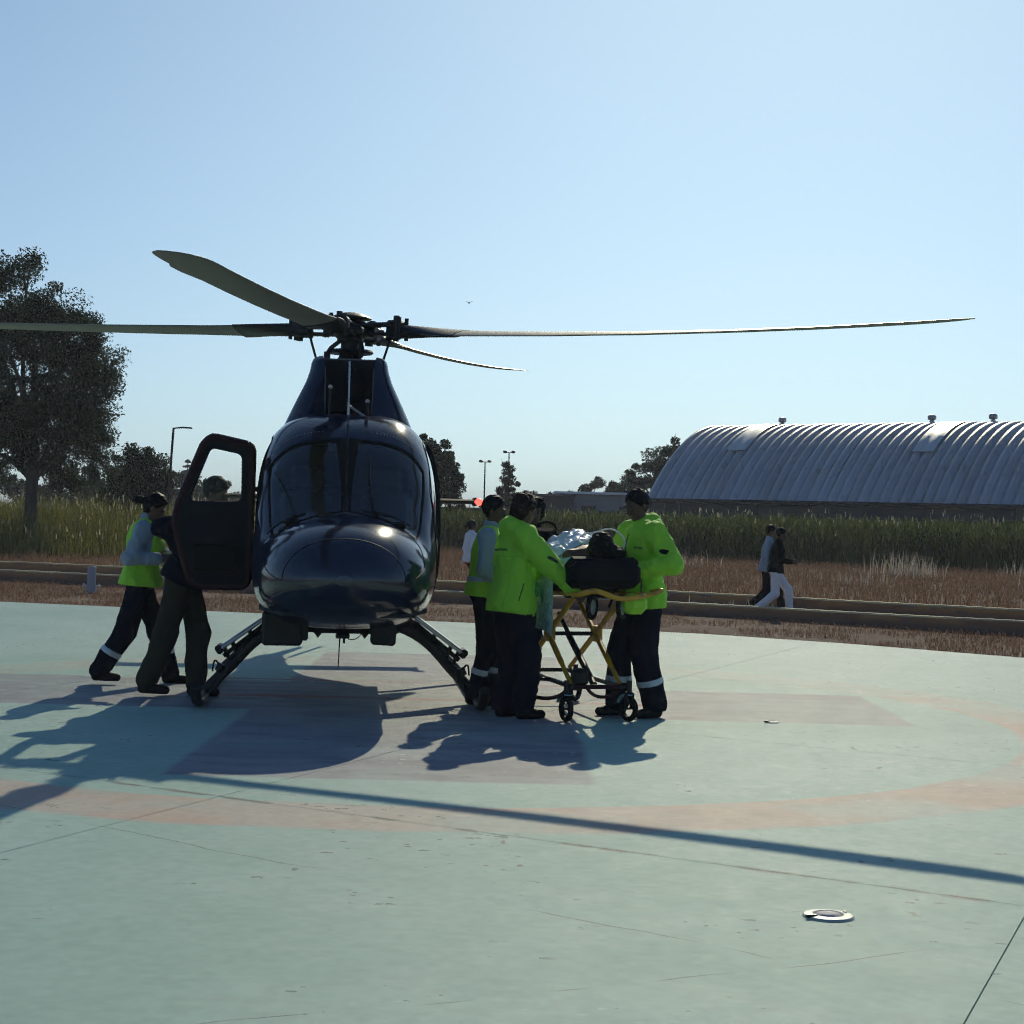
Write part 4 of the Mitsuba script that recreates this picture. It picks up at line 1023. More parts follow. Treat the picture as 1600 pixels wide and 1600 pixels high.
def over(bulge, sag):
    def prof(a, b):
        x = (a - .26)
        flat = np.clip(np.abs(x) - .29, 0, None)
        r = np.minimum(flat / .06, 1)
        aa = .26 + np.sign(x) * (np.minimum(np.abs(x), .29) + .05 * np.sin(r * np.pi / 2))
        z = 1.12 + bulge(b) * np.sqrt(np.clip(1 - (np.clip(np.abs(x), 0, .29) / .31) ** 2, 0, 1)) - np.clip(flat - .02, 0, None) * sag
        return aa, z
    return prof
tag(obj('sheet', drape(-.38, .80, .38, 1.86, over(lambda b: np.interp(b, [.38, .6, .9, 1.2, 1.5, 1.75, 1.86], [.245, .25, .20, .16, .16, .19, .14]), .9), .030, 7.0, 5), 'green_sheet', smooth=True), 'green sheet draped over the patient on the stretcher', 'sheet')
tag(obj('sheet', drape(-.56, .10, .10, .58, over(lambda b: np.interp(b, [.1, .4, .6], [.15, .235, .24]), 1.0), .018, 6.0, 9, 44, 40), 'pale_teal_sheet', smooth=True), 'pale teal sheet hanging over the near left edge of the stretcher', 'sheet')
tag(obj('blanket', drape(-.10, .56, .34, 1.02, over(lambda b: np.interp(b, [.34, .45, .7, .85, 1.02], [.24, .31, .37, .36, .27]), .8), .085, 9.0, 17, 90, 90), 'silver_film', smooth=40), 'crumpled silver rescue film over the chest of the patient', 'blanket')
tag(obj('oxygen_tube', tube(smooth_path([SL(.50, .30, 1.30), SL(.53, .25, 1.44), SL(.44, .35, 1.50), SL(.36, .45, 1.47), SL(.25, .42, 1.45), SL(.18, .3, 1.40), SL(.24, .12, 1.43)], 40), .007, 7), 'white_tube'), 'thin white tube looping above the silver rescue film', 'tube')
tag(obj('monitor_pouch', cat_([box(SL(.08, .98, 1.42), (.20, .22, .12), SR @ rot([1, 0, 0], 10), .03), tube(smooth_path([SL(0, .98, 1.47), SL(.04, .96, 1.53), SL(.14, .96, 1.53), SL(.18, .98, 1.47)], 14), .01, 6)]), 'black_cloth'), 'small black pouch lying on the legs of the patient', 'pouch')
# ------------------------------------------------------------------ kerb walls, fixtures, hangar, lamps
RNG = np.random.default_rng(5)
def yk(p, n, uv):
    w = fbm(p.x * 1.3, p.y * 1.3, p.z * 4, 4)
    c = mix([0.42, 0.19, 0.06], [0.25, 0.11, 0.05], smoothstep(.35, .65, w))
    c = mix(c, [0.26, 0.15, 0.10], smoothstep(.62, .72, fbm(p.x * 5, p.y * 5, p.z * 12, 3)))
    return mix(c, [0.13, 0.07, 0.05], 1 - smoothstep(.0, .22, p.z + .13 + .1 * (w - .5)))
mat('kerb_yellow', yk, 0.85)
def wall_strip(pts, h, w, low=-.2):
    p = np.asarray(smooth_path([(x, y, 0) for x, y in pts], 90))[:, :2]
    t = np.gradient(p, axis=0); t /= np.linalg.norm(t, axis=1, keepdims=True)
    nrm = np.stack([-t[:, 1], t[:, 0]], 1)
    rings = []
    for i, (c, n_) in enumerate(zip(p, nrm)):
        hh = h + .02 * (meshkit.noise(V(c[0] * .6, c[1] * .6, 1), 2) - .5)
        rings.append([(*(c + n_ * (w / 2 + (.14 if low < 0 else 0))), GZ + low - .015), (*(c + n_ * w / 2), GZ + hh - .02), (*(c + n_ * (w / 2 - .02)), GZ + hh), (*(c - n_ * (w / 2 - .02)), GZ + hh), (*(c - n_ * w / 2), GZ + hh - .02), (*(c - n_ * (w / 2 + (.14 if low < 0 else 0))), GZ + low - .015)])
    return loft(rings)
KF = [(-60, 55), (-30, 46.5), (-11.2, 39.3), (-1.2, 34.6), (3, 32.3), (7.7, 29.3), (14, 26.5), (24, 23.5)]
KB = [(-58, 58.4), (-28.8, 49.8), (-9.8, 42.4), (.2, 37.7), (4.4, 35.4), (9.0, 32.3), (15, 29.7), (25, 26.7)]
mat('kerb_top_sunlit', lambda p, n, uv: mix([0.66, 0.50, 0.24], [0.42, 0.30, 0.17], smoothstep(.4, .65, fbm(p.x * 2, p.y * 2, 3.0, 4))), 0.8)  # sunlight on the kerb tops, put into a paler yellow than the walls
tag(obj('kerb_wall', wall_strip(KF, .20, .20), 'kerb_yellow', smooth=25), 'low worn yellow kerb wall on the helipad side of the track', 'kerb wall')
obj('sunlit_top', wall_strip(KF, .225, .17, .20), 'kerb_top_sunlit', 'kerb_wall', 25)  # added strip, its pale colour standing in for the sun-lit top edge
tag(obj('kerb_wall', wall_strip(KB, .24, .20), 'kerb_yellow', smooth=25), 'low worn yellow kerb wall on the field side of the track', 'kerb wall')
obj('sunlit_top', wall_strip(KB, .265, .17, .24), 'kerb_top_sunlit', 'kerb_wall_001', 25)
mat('marker_grey', (0.30, 0.29, 0.31), 0.7)
mat('ring_metal', (0.30, 0.33, 0.32), 0.55, 0.1)
mk = thing('marker_post', 'short pale grey pipe post with side lugs in dry grass beyond the helipad', 'post')
obj('pipe', revolve([(0, -.1), (.085, -.1), (.085, .46), (.07, .475), (.06, .475), (.055, .45), (0, .45)], (-8.15, 34.9, GZ + .02)), 'marker_grey', mk)
for s in (-1, 1):
    obj('lug', cat_([box((-8.15 + s * .12, 34.9, GZ + .12), (.10, .06, .03), bevel=.008), rod((-8.15 + s * .15, 34.9, GZ - .1), (-8.15 + s * .15, 34.9, GZ + .16), .018)]), 'grey_steel', mk)
for nm, (x, y), r in (('round inset pad light with a low glass dome in the near right of the helipad', (1.325, 7.27), .105), ('round inset pad light near the lilac band right of the stretcher', (2.10, 14.2), .055)):
    k = thing('pad_light', nm, 'light')
    obj('ring', revolve([(r * .55, -.02), (r, -.02), (r, .004), (r * .93, .010), (r * .62, .014), (r * .55, .010), (r * .55, -.02)], (x, y, 0), sections=40), 'ring_metal', k, 30)
    obj('dome', revolve([(0, .020), (r * .25, .019), (r * .42, .016), (r * .53, .008), (r * .54, -.01), (0, -.01)], (x, y, 0), sections=32), 'marker_grey', k, 40)
    obj('screw', cat_([revolve([(0, .016), (.008, .016), (.01, .012), (.01, .005), (0, .005)], (x + r * .8 * math.cos(a), y + r * .8 * math.sin(a), 0), sections=8) for a in (0.5,)]), 'black_metal', k)
    obj('bracket', box((x - r * .72, y - r * .42, .012), (.05, .02, .012), rot([0, 0, 1], 20), .003), 'black_metal', k)

def galv(seed, tone):
    def col(p, n, uv):
        a = fbm(p.x * .7 + seed, p.y * .7, p.z * 1.1, 3)
        c = mix([0.72 * tone, 0.70 * tone, 0.69 * tone], [0.55 * tone, 0.54 * tone, 0.53 * tone], a)
        st = smoothstep(.60, .78, fbm(p.x * 4.0 + seed, p.y * 4.0, p.z * .45, 4))
        return mix(c, [0.33, 0.26, 0.21], .55 * st)
    return col
grough = lambda p, n, uv: 0.40 + 0.18 * fbm(p.x * 1.5, p.y * 1.5, p.z * 2.0, 3)
for nm, sd_, tn in (('galvanised', 0, .76), ('galvanised_dull', 7, .68), ('galvanised_new', 13, .83)): mat(nm, galv(sd_, tn), grough, 0.9)
mat('skylight_sheet', (0.44, 0.46, 0.47), 0.45, 0.3)
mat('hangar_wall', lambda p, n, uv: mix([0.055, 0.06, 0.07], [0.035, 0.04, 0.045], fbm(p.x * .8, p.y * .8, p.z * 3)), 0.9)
HG = thing('hangar', 'long arched hangar of ribbed galvanised metal behind the crop field', 'hangar')
ha, hd_ = unit(V(.766, -.643, 0)), unit(V(.643, .766, 0))
H0 = V(7.5, 100.0, 0)
HWID, ZE, ZR = 6.6, 2.70, 6.95
def HL(t, dep, z): return H0 + ha * t + hd_ * dep + V(0, 0, z)
NP, PW = 64, .60
arcs = np.linspace(-1.02, 1.02, 41)
def arch(t, off, a):
    r = ZR - ZE
    zf = lambda q: r * (1 - (q * q + .002) ** 1.0)
    sl = (zf(a + 1e-3) - zf(a - 1e-3)) / 2e-3 / HWID
    n_ = math.hypot(1, sl)
    return HL(t, HWID * (1 + a) - off * sl / n_, ZE + zf(a) + off / n_)
prof = [(0.0, 0.0), (.04, .0), (.09, .075), (.15, .125), (.225, .15), (.30, .158), (.375, .15), (.45, .125), (.51, .075), (.56, .0), (.597, 0.0)]
roof = obj('roof', loft([[arch(t, -.04, a) for a in arcs] + [arch(t, -.10, a) for a in arcs[::-1]] for t in (0, NP * PW)]), 'galvanised', HG, 30)
for i in range(NP):
    dz_ = RNG.uniform(-.012, .012); rows = [[arch(i * PW + u, o + dz_ + .010 * math.sin(a * 5 + i * 1.7), a) for u, o in prof] for a in arcs]
    key = fast_key(f'{roof}__panel')
    scene[key] = mikit.ply(loft(rows, closed=False, caps=False), ('galvanised', 'galvanised', 'galvanised_dull', 'galvanised_new')[int(RNG.integers(4))], smooth=40)
for i, n_, a1_ in ((6, 2, -.62), (25, 2, -.64), (47, 2, -.6)):
    aa = np.linspace(.02, a1_, 12)
    key = obj('skylight_sheet', loft([[arch(i * PW + u, .185 + .012 * math.sin(u * 9), a) for u in np.linspace(0, n_ * PW, 9)] for a in aa], closed=False, caps=False), 'skylight_sheet', HG, 40)
for t in (4.6, 13.9, 17.4, 30.0):
    v = obj('roof_ventilator', revolve([(r_ * .72, z_ * .78) for r_, z_ in ((0, -.1), (.20, -.1), (.20, .25), (.13, .27), (.13, .30), (.25, .36), (.31, .46), (.31, .56), (.24, .68), (.12, .73), (0, .74))], HL(t, HWID, ZR), sections=20), 'galvanised_dull', HG)
    obj('cap_fins', cat_([box(HL(t, HWID, ZR) + V(.21 * math.cos(b_), .21 * math.sin(b_), .39), (.03, .01, .18), rot([0, 0, 1], math.degrees(b_) + 30)) for b_ in np.linspace(0, 2 * np.pi, 15)[:-1]]), 'black_metal', v)
for s, dep in ((0, 0.25), (1, 2 * HWID - .25)):
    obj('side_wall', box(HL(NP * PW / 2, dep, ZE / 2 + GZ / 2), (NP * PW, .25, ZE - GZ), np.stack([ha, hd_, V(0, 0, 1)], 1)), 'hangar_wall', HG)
obj('gutter', box(HL(NP * PW / 2, -.16, ZE - .12), (NP * PW, .22, .20), np.stack([ha, hd_, V(0, 0, 1)], 1), .02), 'black_metal', HG)
for i in range(8): obj('wall_pilaster', box(HL(2 + i * 4.9, .06, ZE / 2 - .15), (.35, .16, ZE - .1), np.stack([ha, hd_, V(0, 0, 1)], 1)), 'hangar_wall', HG)
gp = [arch(0.03, -.06, a) for a in np.linspace(-1, 1, 30)]
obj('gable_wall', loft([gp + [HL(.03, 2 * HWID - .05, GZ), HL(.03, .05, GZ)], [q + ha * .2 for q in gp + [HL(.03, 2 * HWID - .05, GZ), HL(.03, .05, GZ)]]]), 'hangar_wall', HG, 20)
gp = [arch(NP * PW - .03, -.06, a) for a in np.linspace(-1, 1, 30)]
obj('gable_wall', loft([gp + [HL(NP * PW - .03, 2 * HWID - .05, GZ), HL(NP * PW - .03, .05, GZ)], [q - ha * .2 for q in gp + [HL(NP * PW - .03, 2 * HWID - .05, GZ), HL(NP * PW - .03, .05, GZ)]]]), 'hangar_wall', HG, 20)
# low annexe and the long boundary wall
mat('plaster_grey', lambda p, n, uv: mix([0.30, 0.30, 0.31], [0.20, 0.20, 0.21], fbm(p.x * .5, p.y * .5, p.z * 2)), 0.9)
mat('plaster_dark', lambda p, n, uv: mix([0.075, 0.08, 0.085], [0.05, 0.05, 0.055], fbm(p.x * .5, p.y * .5, p.z * 2)), 0.9)
an = thing('annexe_building', 'low flat roofed annexe building left of the arched hangar', 'building')
obj('wall', box((7.0, 119, 1.45), (7.6, 5, 3.1)), 'plaster_grey', an)
obj('roof', box((6.9, 119, 3.08), (8.4, 5.6, .16), bevel=.02), 'white_paint', an)
for x in (5.0, 7.4, 9.4): obj('window', box((x, 116.48, 1.9), (.9, .06, .7)), 'black_plastic', an)
sh = thing('shed', 'dark low shed beside the annexe building', 'shed')
obj('wall', box((4.1 - 2.6, 116, 1.3), (4.6, 4, 2.9)), 'plaster_dark', sh)
obj('roof', box((1.5, 116, 2.85), (5.0, 4.5, .14)), 'plaster_dark', sh)
obj('door', box((1.5, 113.97, .9), (1.0, .06, 2.0)), 'black_plastic', sh)
bw = thing('boundary_wall', 'long low dark wall behind the field', 'wall')
obj('wall_panel', box((1, 96, .8), (16, .3, 2.0)), 'plaster_dark', bw)
obj('coping', box((1, 96, 1.84), (16.1, .42, .09)), 'plaster_dark', bw)
for i in range(6): obj('pier', box((-6.5 + i * 3.0, 95.83, .85), (.35, .16, 2.1)), 'plaster_dark', bw)
# lamps
lp = thing('street_lamp', 'street lamp with a single flat arm beside the round tree on the left', 'street lamp')
obj('pole', tube([(-13.55, 70, -.2), (-13.30, 70, 4.62)], [.06, .045], 8), 'black_metal', lp)
obj('arm', tube([(-13.30, 70, 4.60), (-13.1, 70, 4.63), (-12.9, 70, 4.64)], .03, 7), 'black_metal', lp)
obj('lamp_head', box((-12.78, 70, 4.635), (.42, .2, .06), rot([0, 1, 0], 2), .02), 'black_metal', lp)
for x, y, top, lab in ((-2.2, 140, 5.6, 'far twin headed floodlight mast standing clear between the helicopter and the slim tree'), (-.35, 142, 6.45, 'far twin headed floodlight mast rising above the slim tree')):
    fl = thing('floodlight_mast', lab, 'floodlight mast')
    obj('pole', tube([(x, y, -.2), (x, y, top)], [.07, .05], 7), 'black_metal', fl)
    obj('cross_arm', rod((x - .35, y, top), (x + .35, y, top), .03), 'black_metal', fl)
    for s in (-1, 1): obj('lamp_head', ellipsoid((x + s * .33, y, top + .06), (.17, .16, .11), sub=2), 'black_metal', fl)
bd = thing('bird', 'tiny dark bird high in the sky above the helicopter', 'bird')
obj('body', ellipsoid((-1.62, 60, 8.63), (.025, .07, .03), sub=2), 'black_cloth', bd)
for s in (-1, 1): obj('wing', loft([[(-1.62 + s * u * .12, 60 + .04 * (1 - u) * math.cos(a) , 8.635 + .05 * u + .006 * math.sin(a)) for a in np.linspace(0, 6.28, 9)[:-1]] for u in (.05, .5, 1.0)]), 'black_cloth', bd)

# ------------------------------------------------------------------ plants
scene['leaf'] = {'type': 'principledthin', 'base_color': {'type': 'mesh_attribute', 'name': 'vertex_color'}, 'roughness': 0.6, 'diff_trans': 0.7, 'spec_trans': 0.0, 'eta': 1.4}
mat('bark', lambda p, n, uv: mix([0.045, 0.034, 0.028], [0.09, 0.072, 0.06], fbm(p.x * 6, p.y * 6, p.z * 1.5, 4)), 0.95)

def blades(x, y, z, h, w, rng, lean=.35, cols=((.07, .09, .025), (.12, .11, .035)), curve=.5):
    n = len(x)
    az = rng.uniform(0, 2 * np.pi, n); la = rng.uniform(0, 2 * np.pi, n); ln = rng.uniform(0, lean, n) * h
    sx, sy = np.cos(az) * w / 2, np.sin(az) * w / 2
    dx, dy = np.cos(la) * ln, np.sin(la) * ln
    v = np.empty((n, 5, 3))
    v[:, 0] = np.stack([x - sx, y - sy, z], 1); v[:, 1] = np.stack([x + sx, y + sy, z], 1)
    v[:, 2] = np.stack([x - sx * .7 + dx * .3, y - sy * .7 + dy * .3, z + h * .55], 1); v[:, 3] = np.stack([x + sx * .7 + dx * .3, y + sy * .7 + dy * .3, z + h * .55], 1)
    v[:, 4] = np.stack([x + dx, y + dy, z + h * (1 - .25 * (ln / np.maximum(h, 1e-6)))], 1)
    f = np.array([[0, 1, 3], [0, 3, 2], [2, 3, 4]])
    F = (np.arange(n)[:, None, None] * 5 + f).reshape(-1, 3)
    t = rng.uniform(0, 1, n)[:, None]
    c = A(cols[0]) * (1 - t) + A(cols[1]) * t
    C = np.repeat(c[:, None], 5, 1)
    return v.reshape(-1, 3), F, C.reshape(-1, 3)
def stuff(name, parts, label, category):
    at = np.cumsum([0] + [len(p[0]) for p in parts])
    v = np.vstack([p[0] for p in parts]); f = np.vstack([p[1] + a for p, a in zip(parts, at)]); c = np.vstack([p[2] for p in parts])
    scene[name] = mikit.ply((v, f), 'leaf', smooth=False, color=c)
    tag(name, label, category, kind='stuff')
def area(poly, n, rng):
    x0, y0_, x1, y1_ = poly.bounds
    x = rng.uniform(x0, x1, n * 3); y = rng.uniform(y0_, y1_, n * 3)
    k = shapely.contains_xy(poly, x, y)
    return x[k][:n], y[k][:n]
def gz(x, y): return np.full(len(x), GZ - .03)
rng = np.random.default_rng(11)
wedge = Polygon([(-13, 26), (-24, 60), (-38, 100), (38, 100), (25, 60), (12, 20)])
front = Polygon(list(zip(*np.array(KF).T)) + [(12, 16), (6.6, 22.1), (4.6, 23.95), (2.8, 25.2), (-1.1, 26.5), (-8, 28.65), (-15, 31.2), (-26, 36)]).buffer(0).intersection(wedge)
between = Polygon(KF + KB[::-1]).buffer(-.15).intersection(wedge)
x, y = area(front, 60000, rng); m = meshkit.fbm(np.stack([x * .9, y * .9, x * 0], 1), 3) > .40
x, y = x[m], y[m]
p1 = blades(x, y, gz(x, y), rng.uniform(.03, .13, len(x)), rng.uniform(.006, .014, len(x)), rng, .9, ((.13, .07, .043), (.22, .135, .088)))
x, y = area(between, 26000, rng)
p2_ = blades(x, y, gz(x, y), rng.uniform(.04, .16, len(x)), rng.uniform(.008, .016, len(x)), rng, .9, ((.13, .07, .045), (.23, .14, .09)))
CROPF = [(-4.5, 82), (2, 80), (7, 77), (12, 72.5), (19, 66.5), (26, 61)]
TALLF = [(-30, 54), (-16, 54), (-9, 58), (-5, 70), (-4.5, 82)]
back = Polygon(KB + [(26, 61)] + CROPF[::-1] + TALLF[::-1] + [(-60, 75)]).buffer(0).intersection(wedge)
x, y = area(back, 60000, rng)
d_ = meshkit.fbm(np.stack([x * .3, y * .3, x * 0], 1), 3)
p3_ = blades(x, y, gz(x, y), rng.uniform(.08, .30, len(x)) * (0.6 + 1.2 * d_), rng.uniform(.012, .026, len(x)), rng, .8, ((.13, .07, .043), (.22, .14, .088)))
stuff('dry_grass', [p1, p2_, p3_], 'short dry reddish brown grass around the helipad and the track', 'grass')
# pale weeds with seed heads
ws = []
for cx, cy, n_, hh in ((5.6, 64, 60, .75), (6.3, 63, 40, .6), (12.6, 58, 110, .95), (13.1, 57.5, 60, .8), (17.2, 60, 50, .7), (9.8, 50, 60, .5), (14.6, 48, 90, .5), (3.9, 33, 40, .35), (-2.8, 40, 40, .6), (4.3, 27.1, 40, .10), (6.9, 24.6, 60, .10), (7.4, 24.2, 50, .12), (-12.8, 62, 40, .9), (-10.9, 61, 30, .8)):
    x = rng.normal(cx, .5, n_); y = rng.normal(cy, .5, n_)
    ws.append(blades(x, y, gz(x, y), hh * rng.uniform(.5, 1.1, n_), rng.uniform(.02, .04, n_), rng, .35, ((.30, .25, .19), (.46, .41, .35))))
stuff('pale_weeds', ws, 'pale dry weeds with seed heads scattered in the brown grass', 'weeds')
crop = Polygon(CROPF + [(36, 76), (24, 88), (-6, 97)]).buffer(0)
x, y = area(crop, 42000, rng)
edge = shapely.distance(LineString(CROPF), shapely.points(x, y))
keep = (edge < 3.0) | (rng.uniform(0, 1, len(x)) < .45)
x, y = x[keep], y[keep]
hh = rng.uniform(1.2, 2.1, len(x)) * (.70 + .56 * meshkit.fbm(np.stack([x * .45, y * .45, x * 0], 1), 4))
c1 = blades(x, y, gz(x, y), hh, rng.uniform(.025, .06, len(x)), rng, .55, ((.030, .050, .014), (.085, .105, .030)))
xl, yl = np.repeat(x, 2), np.repeat(y, 2)
k = rng.uniform(0, 1, len(xl)) < .7
xl, yl = xl[k] + rng.normal(0, .08, k.sum()), yl[k] + rng.normal(0, .08, k.sum())
c2 = blades(xl, yl, rng.uniform(.3, 1.4, len(xl)), rng.uniform(.3, .75, len(xl)), rng.uniform(.04, .09, len(xl)), rng, 1.1, ((.035, .06, .016), (.10, .12, .035)))
k = rng.uniform(0, 1, len(x)) < .05
c3 = blades(x[k], y[k], hh[k] * .9, rng.uniform(.12, .3, k.sum()), rng.uniform(.03, .06, k.sum()), rng, .5, ((.30, .26, .16), (.45, .42, .30)))
stuff('crop_field', [c1, c2, c3], 'tall dark green crop in front of the arched hangar', 'crop')
tall = Polygon(TALLF + [(-6, 97), (-44, 97), (-44, 60)]).buffer(0)
x, y = area(tall, 85000, rng)
edge = shapely.distance(LineString(TALLF), shapely.points(x, y))
keep = (edge < 8.0) | (rng.uniform(0, 1, len(x)) < .5)
x, y = x[keep], y[keep]; edge = edge[keep]
hh = rng.uniform(1.1, 2.1, len(x)) * (.6 + .7 * meshkit.fbm(np.stack([x * .3, y * .3, x * 0], 1), 3)) * np.clip(.45 + edge / 9, 0, 1.05)
t1 = blades(x, y, gz(x, y), hh, rng.uniform(.02, .05, len(x)), rng, .45, ((.075, .085, .018), (.20, .185, .045)))
k = rng.uniform(0, 1, len(x)) < .06
t2 = blades(x[k], y[k], hh[k] * .8, rng.uniform(.12, .3, k.sum()), rng.uniform(.03, .05, k.sum()), rng, .5, ((.40, .34, .20), (.55, .5, .36)))
stuff('tall_grass', [t1, t2], 'tall yellow green grass behind the left side of the helipad', 'grass')

def leaves(ctr, rad, n, size, rng, cols, flat=.5):
    """Leaf faces round clump centres: ctr (k, 3), rad (k,)."""
    k = rng.integers(0, len(ctr), n)
    d = rng.normal(0, 1, (n, 3)); d /= np.linalg.norm(d, axis=1, keepdims=True)
    p = ctr[k] + d * (rad[k] * rng.uniform(.15, 1, n) ** .6)[:, None] * A([1, 1, .8])
    u = rng.normal(0, 1, (n, 3)); u /= np.linalg.norm(u, axis=1, keepdims=True)
    w = np.cross(u, rng.normal(0, 1, (n, 3))); w /= np.linalg.norm(w, axis=1, keepdims=True)
    s = size * rng.uniform(.6, 1.3, n)[:, None]
    v = np.stack([p - u * s, p - w * s * flat, p + u * s, p + w * s * flat], 1)
    F = (np.arange(n)[:, None, None] * 4 + np.array([[0, 1, 2], [0, 2, 3]])).reshape(-1, 3)
    t = np.clip(rng.uniform(0, 1, len(ctr))[k] * .7 + rng.uniform(0, .3, n), 0, 1)[:, None]
    c = A(cols[0]) * (1 - t) + A(cols[1]) * t
    return v.reshape(-1, 3), F, np.repeat(c[:, None], 4, 1).reshape(-1, 3)
def tree(label, base, h, tr, blobs, nclump, crad, nleaf, size, cols, seed, lean=(0, 0), name='tree', cat='tree', limbs=9):
    rng = np.random.default_rng(seed)
    base = A(base, float)
    k = thing(name, label, cat)
    vol = np.array([r[0] * r[1] * r[2] for _, r in blobs]) ** .8
    bi = rng.choice(len(blobs), nclump, p=vol / vol.sum())
    d = rng.normal(0, 1, (nclump, 3)); d /= np.linalg.norm(d, axis=1, keepdims=True)
    rr = rng.uniform(0.25, 1, nclump) ** .5
    ctr = base + np.array([blobs[b][0] for b in bi]) + d * rr[:, None] * np.array([blobs[b][1] for b in bi])
    rad = crad * rng.uniform(.6, 1.35, nclump)
    top = base + V(lean[0], lean[1], h * .72)
    tp = smooth_path([base - V(0, 0, .3), base + V(lean[0] * .2, 0, h * .2), base + V(lean[0] * .5, lean[1] * .5, h * .45), top], 14)
    parts = [tube(tp, np.linspace(tr, tr * .35, 14) * np.r_[1.35, 1.12, np.ones(12)], 9)]
    for i in rng.choice(nclump, min(limbs, nclump), replace=False):
        st = tp[rng.integers(5, 12)]
        mid = (st + ctr[i]) / 2 + V(*rng.normal(0, .12, 2), .25)
        parts.append(tube(smooth_path([st, mid, ctr[i]], 8), np.linspace(tr * .42, tr * .10, 8), 6))
        for j in range(2):
            q = ctr[i] + rng.normal(0, 1, 3) * crad
            parts.append(tube([mid * .4 + ctr[i] * .6, q], [tr * .16, tr * .05], 5))
    obj('trunk', cat_(parts), 'bark', k, 50)
    v, f, c = leaves(ctr, rad, nleaf, size, rng, cols)
    scene[f'{k}__crown'] = mikit.ply((v, f), 'leaf', smooth=False, color=c)
    return k
DK = ((.011, .021, .009), (.034, .052, .019))
MD = ((.016, .027, .013), (.046, .062, .027))
tree('large spreading dark tree at the left edge of the field', (-16.1, 60, GZ), 9.5, .27, [(V(-.1, 0, 6.0), V(2.9, 2.6, 2.7)), (V(-.6, 0, 8.4), V(1.5, 1.5, 1.7)), (V(1.5, 0, 5.0), V(1.25, 1.4, 2.0)), (V(-3.2, 0, 5.6), V(2.6, 2, 3.2)), (V(1.4, .5, 3.3), V(1.3, 1.2, 1.2)), (V(.3, 0, 7.4), V(1.8, 1.6, 1.3)), (V(-1.2, .4, 3.9), V(2.2, 1.6, 1.6)), (V(.3, -1.3, 4.4), V(2.2, 1.0, 1.5))], 560, .50, 165000, .054, DK, 3, limbs=26)
tree('round dense dark tree beside the street lamp on the left', (-15.75, 75.5, GZ), 3.6, .16, [(V(0, 0, 2.6), V(1.25, 1.2, 1.6)), (V(-.4, 0, 1.8), V(1.1, 1, 1.3)), (V(.35, 0, 2.7), V(1.0, 1, 1.3))], 160, .36, 34000, .07, DK, 4)
tree('dense tree just right of the helicopter in the distance', (-3.75, 88, GZ), 5.0, .2, [(V(-.2, 0, 3.7), V(1.25, 1.2, 1.7)), (V(.35, 0, 3.5), V(.95, 1, 1.3)), (V(.1, 0, 1.7), V(1.45, 1.1, 1.6)), (V(-.9, 0, 4.2), V(.9, .8, 1.3))], 140, .36, 30000, .08, MD, 5)
tree('slim dark tree with a narrow pointed crown in the distance', (-.33, 98, GZ), 4.4, .13, [(V(.15, 0, 2.6), V(.55, .5, 1.5)), (V(.1, 0, 3.9), V(.36, .36, .9)), (V(-.45, 0, 2.6), V(.40, .4, .8)), (V(.45, 0, 1.6), V(.4, .4, 1.0))], 60, .22, 9000, .07, MD, 6)
tree('low hazy shrub left of the slim tree', (-1.55, 135, GZ), 2.8, .1, [(V(0, 0, 1.9), V(1.0, .8, 1.1))], 30, .32, 4000, .10, MD, 7, name='shrub', cat='shrub')
tree('far hazy tree behind the dark shed', (1.9, 150, GZ), 3.6, .14, [(V(-.5, 0, 2.6), V(1.2, .9, 1.0)), (V(.7, 0, 2.6), V(1.1, .9, 1.1))], 50, .34, 7000, .11, MD, 8)
tree('tree with a ragged top behind the annexe building', (6.1, 133, GZ), 4.4, .16, [(V(-.9, 0, 3.2), V(1.1, .9, 1.0)), (V(.4, 0, 3.6), V(1.1, .9, 1.2)), (V(1.5, 0, 3.2), V(.8, .8, 1.2))], 60, .34, 9000, .10, MD, 9)
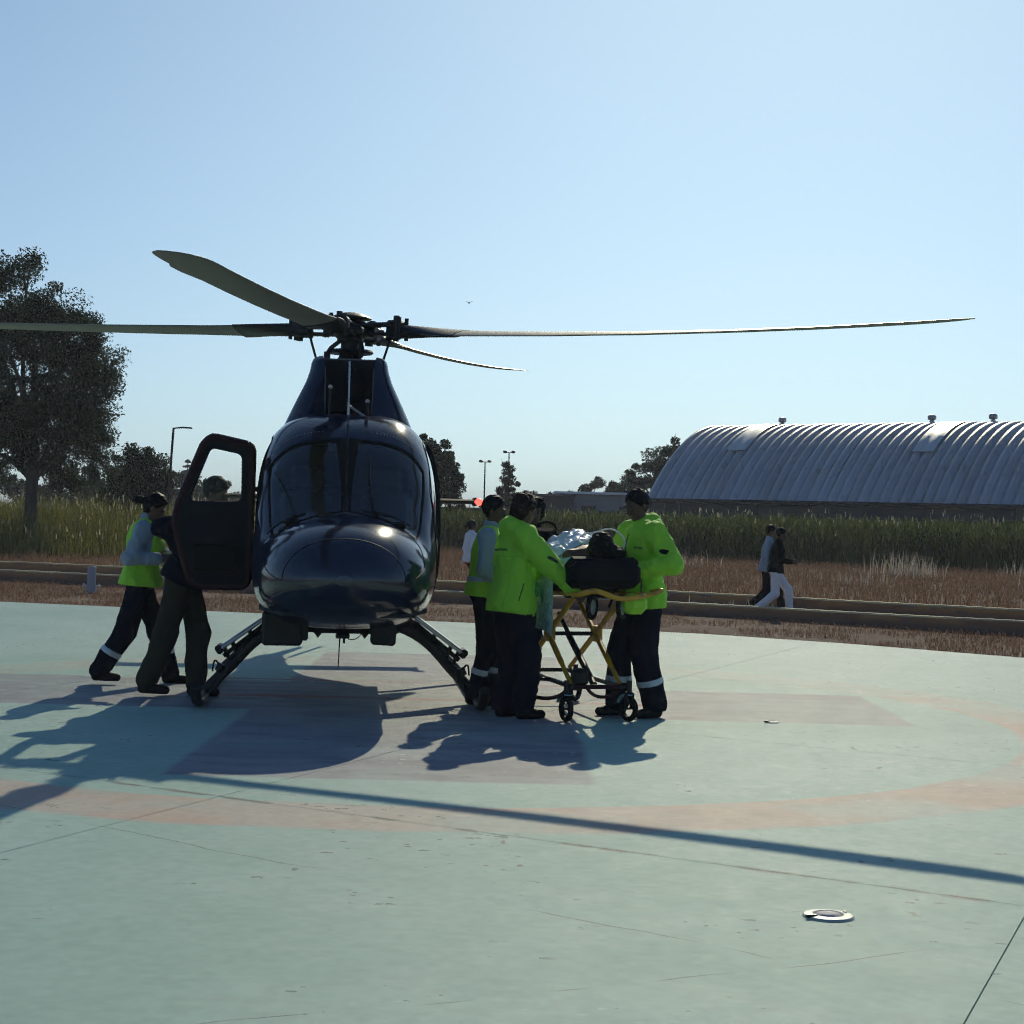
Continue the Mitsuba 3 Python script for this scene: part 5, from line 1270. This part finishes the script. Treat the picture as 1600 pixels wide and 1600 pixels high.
tree('large tree behind the left end of the arched hangar', (9.5, 118, GZ), 6.5, .25, [(V(-.9, 0, 4.2), V(1.5, 1.2, 2.0)), (V(1.0, 0, 5.2), V(1.5, 1.2, 1.7)), (V(2.0, 0, 5.6), V(1.3, 1, 1.3)), (V(.3, 0, 3.0), V(2.2, 1.2, 1.6))], 120, .45, 22000, .095, MD, 10, limbs=14)
for i, (px, d, hh, wd, lab) in enumerate(((-30.5, 118, 5.0, 3.2, 'far hazy tree at the left edge behind the large spreading tree'), (-26.8, 125, 4.6, 3.0, 'far hazy tree seen under the crown of the large spreading tree'), (-22.6, 128, 4.2, 2.8, 'far hazy tree between the large tree and the round tree'), (-24.4, 140, 3.3, 2.0, 'low far tree left behind the round dense tree'), (-20.6, 134, 2.5, 1.6, 'low far shrubby tree right behind the street lamp'))):
    tree(lab, (px, d, GZ), hh, .16, [(V(0, 0, hh * .55), V(wd, 1.4, hh * .46)), (V(wd * .5, 0, hh * .4), V(wd * .7, 1.2, hh * .4)), (V(-wd * .5, 0, hh * .35), V(wd * .7, 1.2, hh * .35))], 110, .5, 15000, .13, MD, 40 + i)
# the layered conifer beside the open door
cf = thing('conifer', 'pale layered conifer showing left of the open cockpit door', 'tree')
bx, by = -26.5, 146.0
obj('trunk', tube([(bx, by, -.2), (bx, by, 5.4)], [.12, .03], 7), 'bark', cf)
rg = np.random.default_rng(77); cc = []
for z in np.linspace(1.6, 5.3, 10):
    R_ = 1.65 * (1 - (z - 1.2) / 4.6)
    for a in np.linspace(0, 2 * np.pi, 8)[:-1] + rg.uniform(0, 1):
        for u in np.linspace(.2, 1, 6): cc.append((bx + R_ * u * math.cos(a), by + R_ * u * math.sin(a), z - .25 * u + .12 * u * u))
v, f, c = leaves(A(cc), np.full(len(cc), .11), 6000, .07, rg, MD)
scene[f'{cf}__crown'] = mikit.ply((v, f), 'leaf', smooth=False, color=c)

# ------------------------------------------------------------------ the air
scene['air'] = {'type': 'homogeneous', 'albedo': rgb(.95, .95, .96), 'sigma_t': 0.0006}
scene['camera']['medium'] = {'type': 'ref', 'id': 'air'}
scene['haze'] = {'type': 'cube', 'to_world': T().translate([0, 340, 5.0]).scale([1600, 1950, 6.5]), 'bsdf': {'type': 'null'}, 'interior': {'type': 'ref', 'id': 'air'}}
tag('haze', 'thin pale summer haze over the field', kind='stuff')
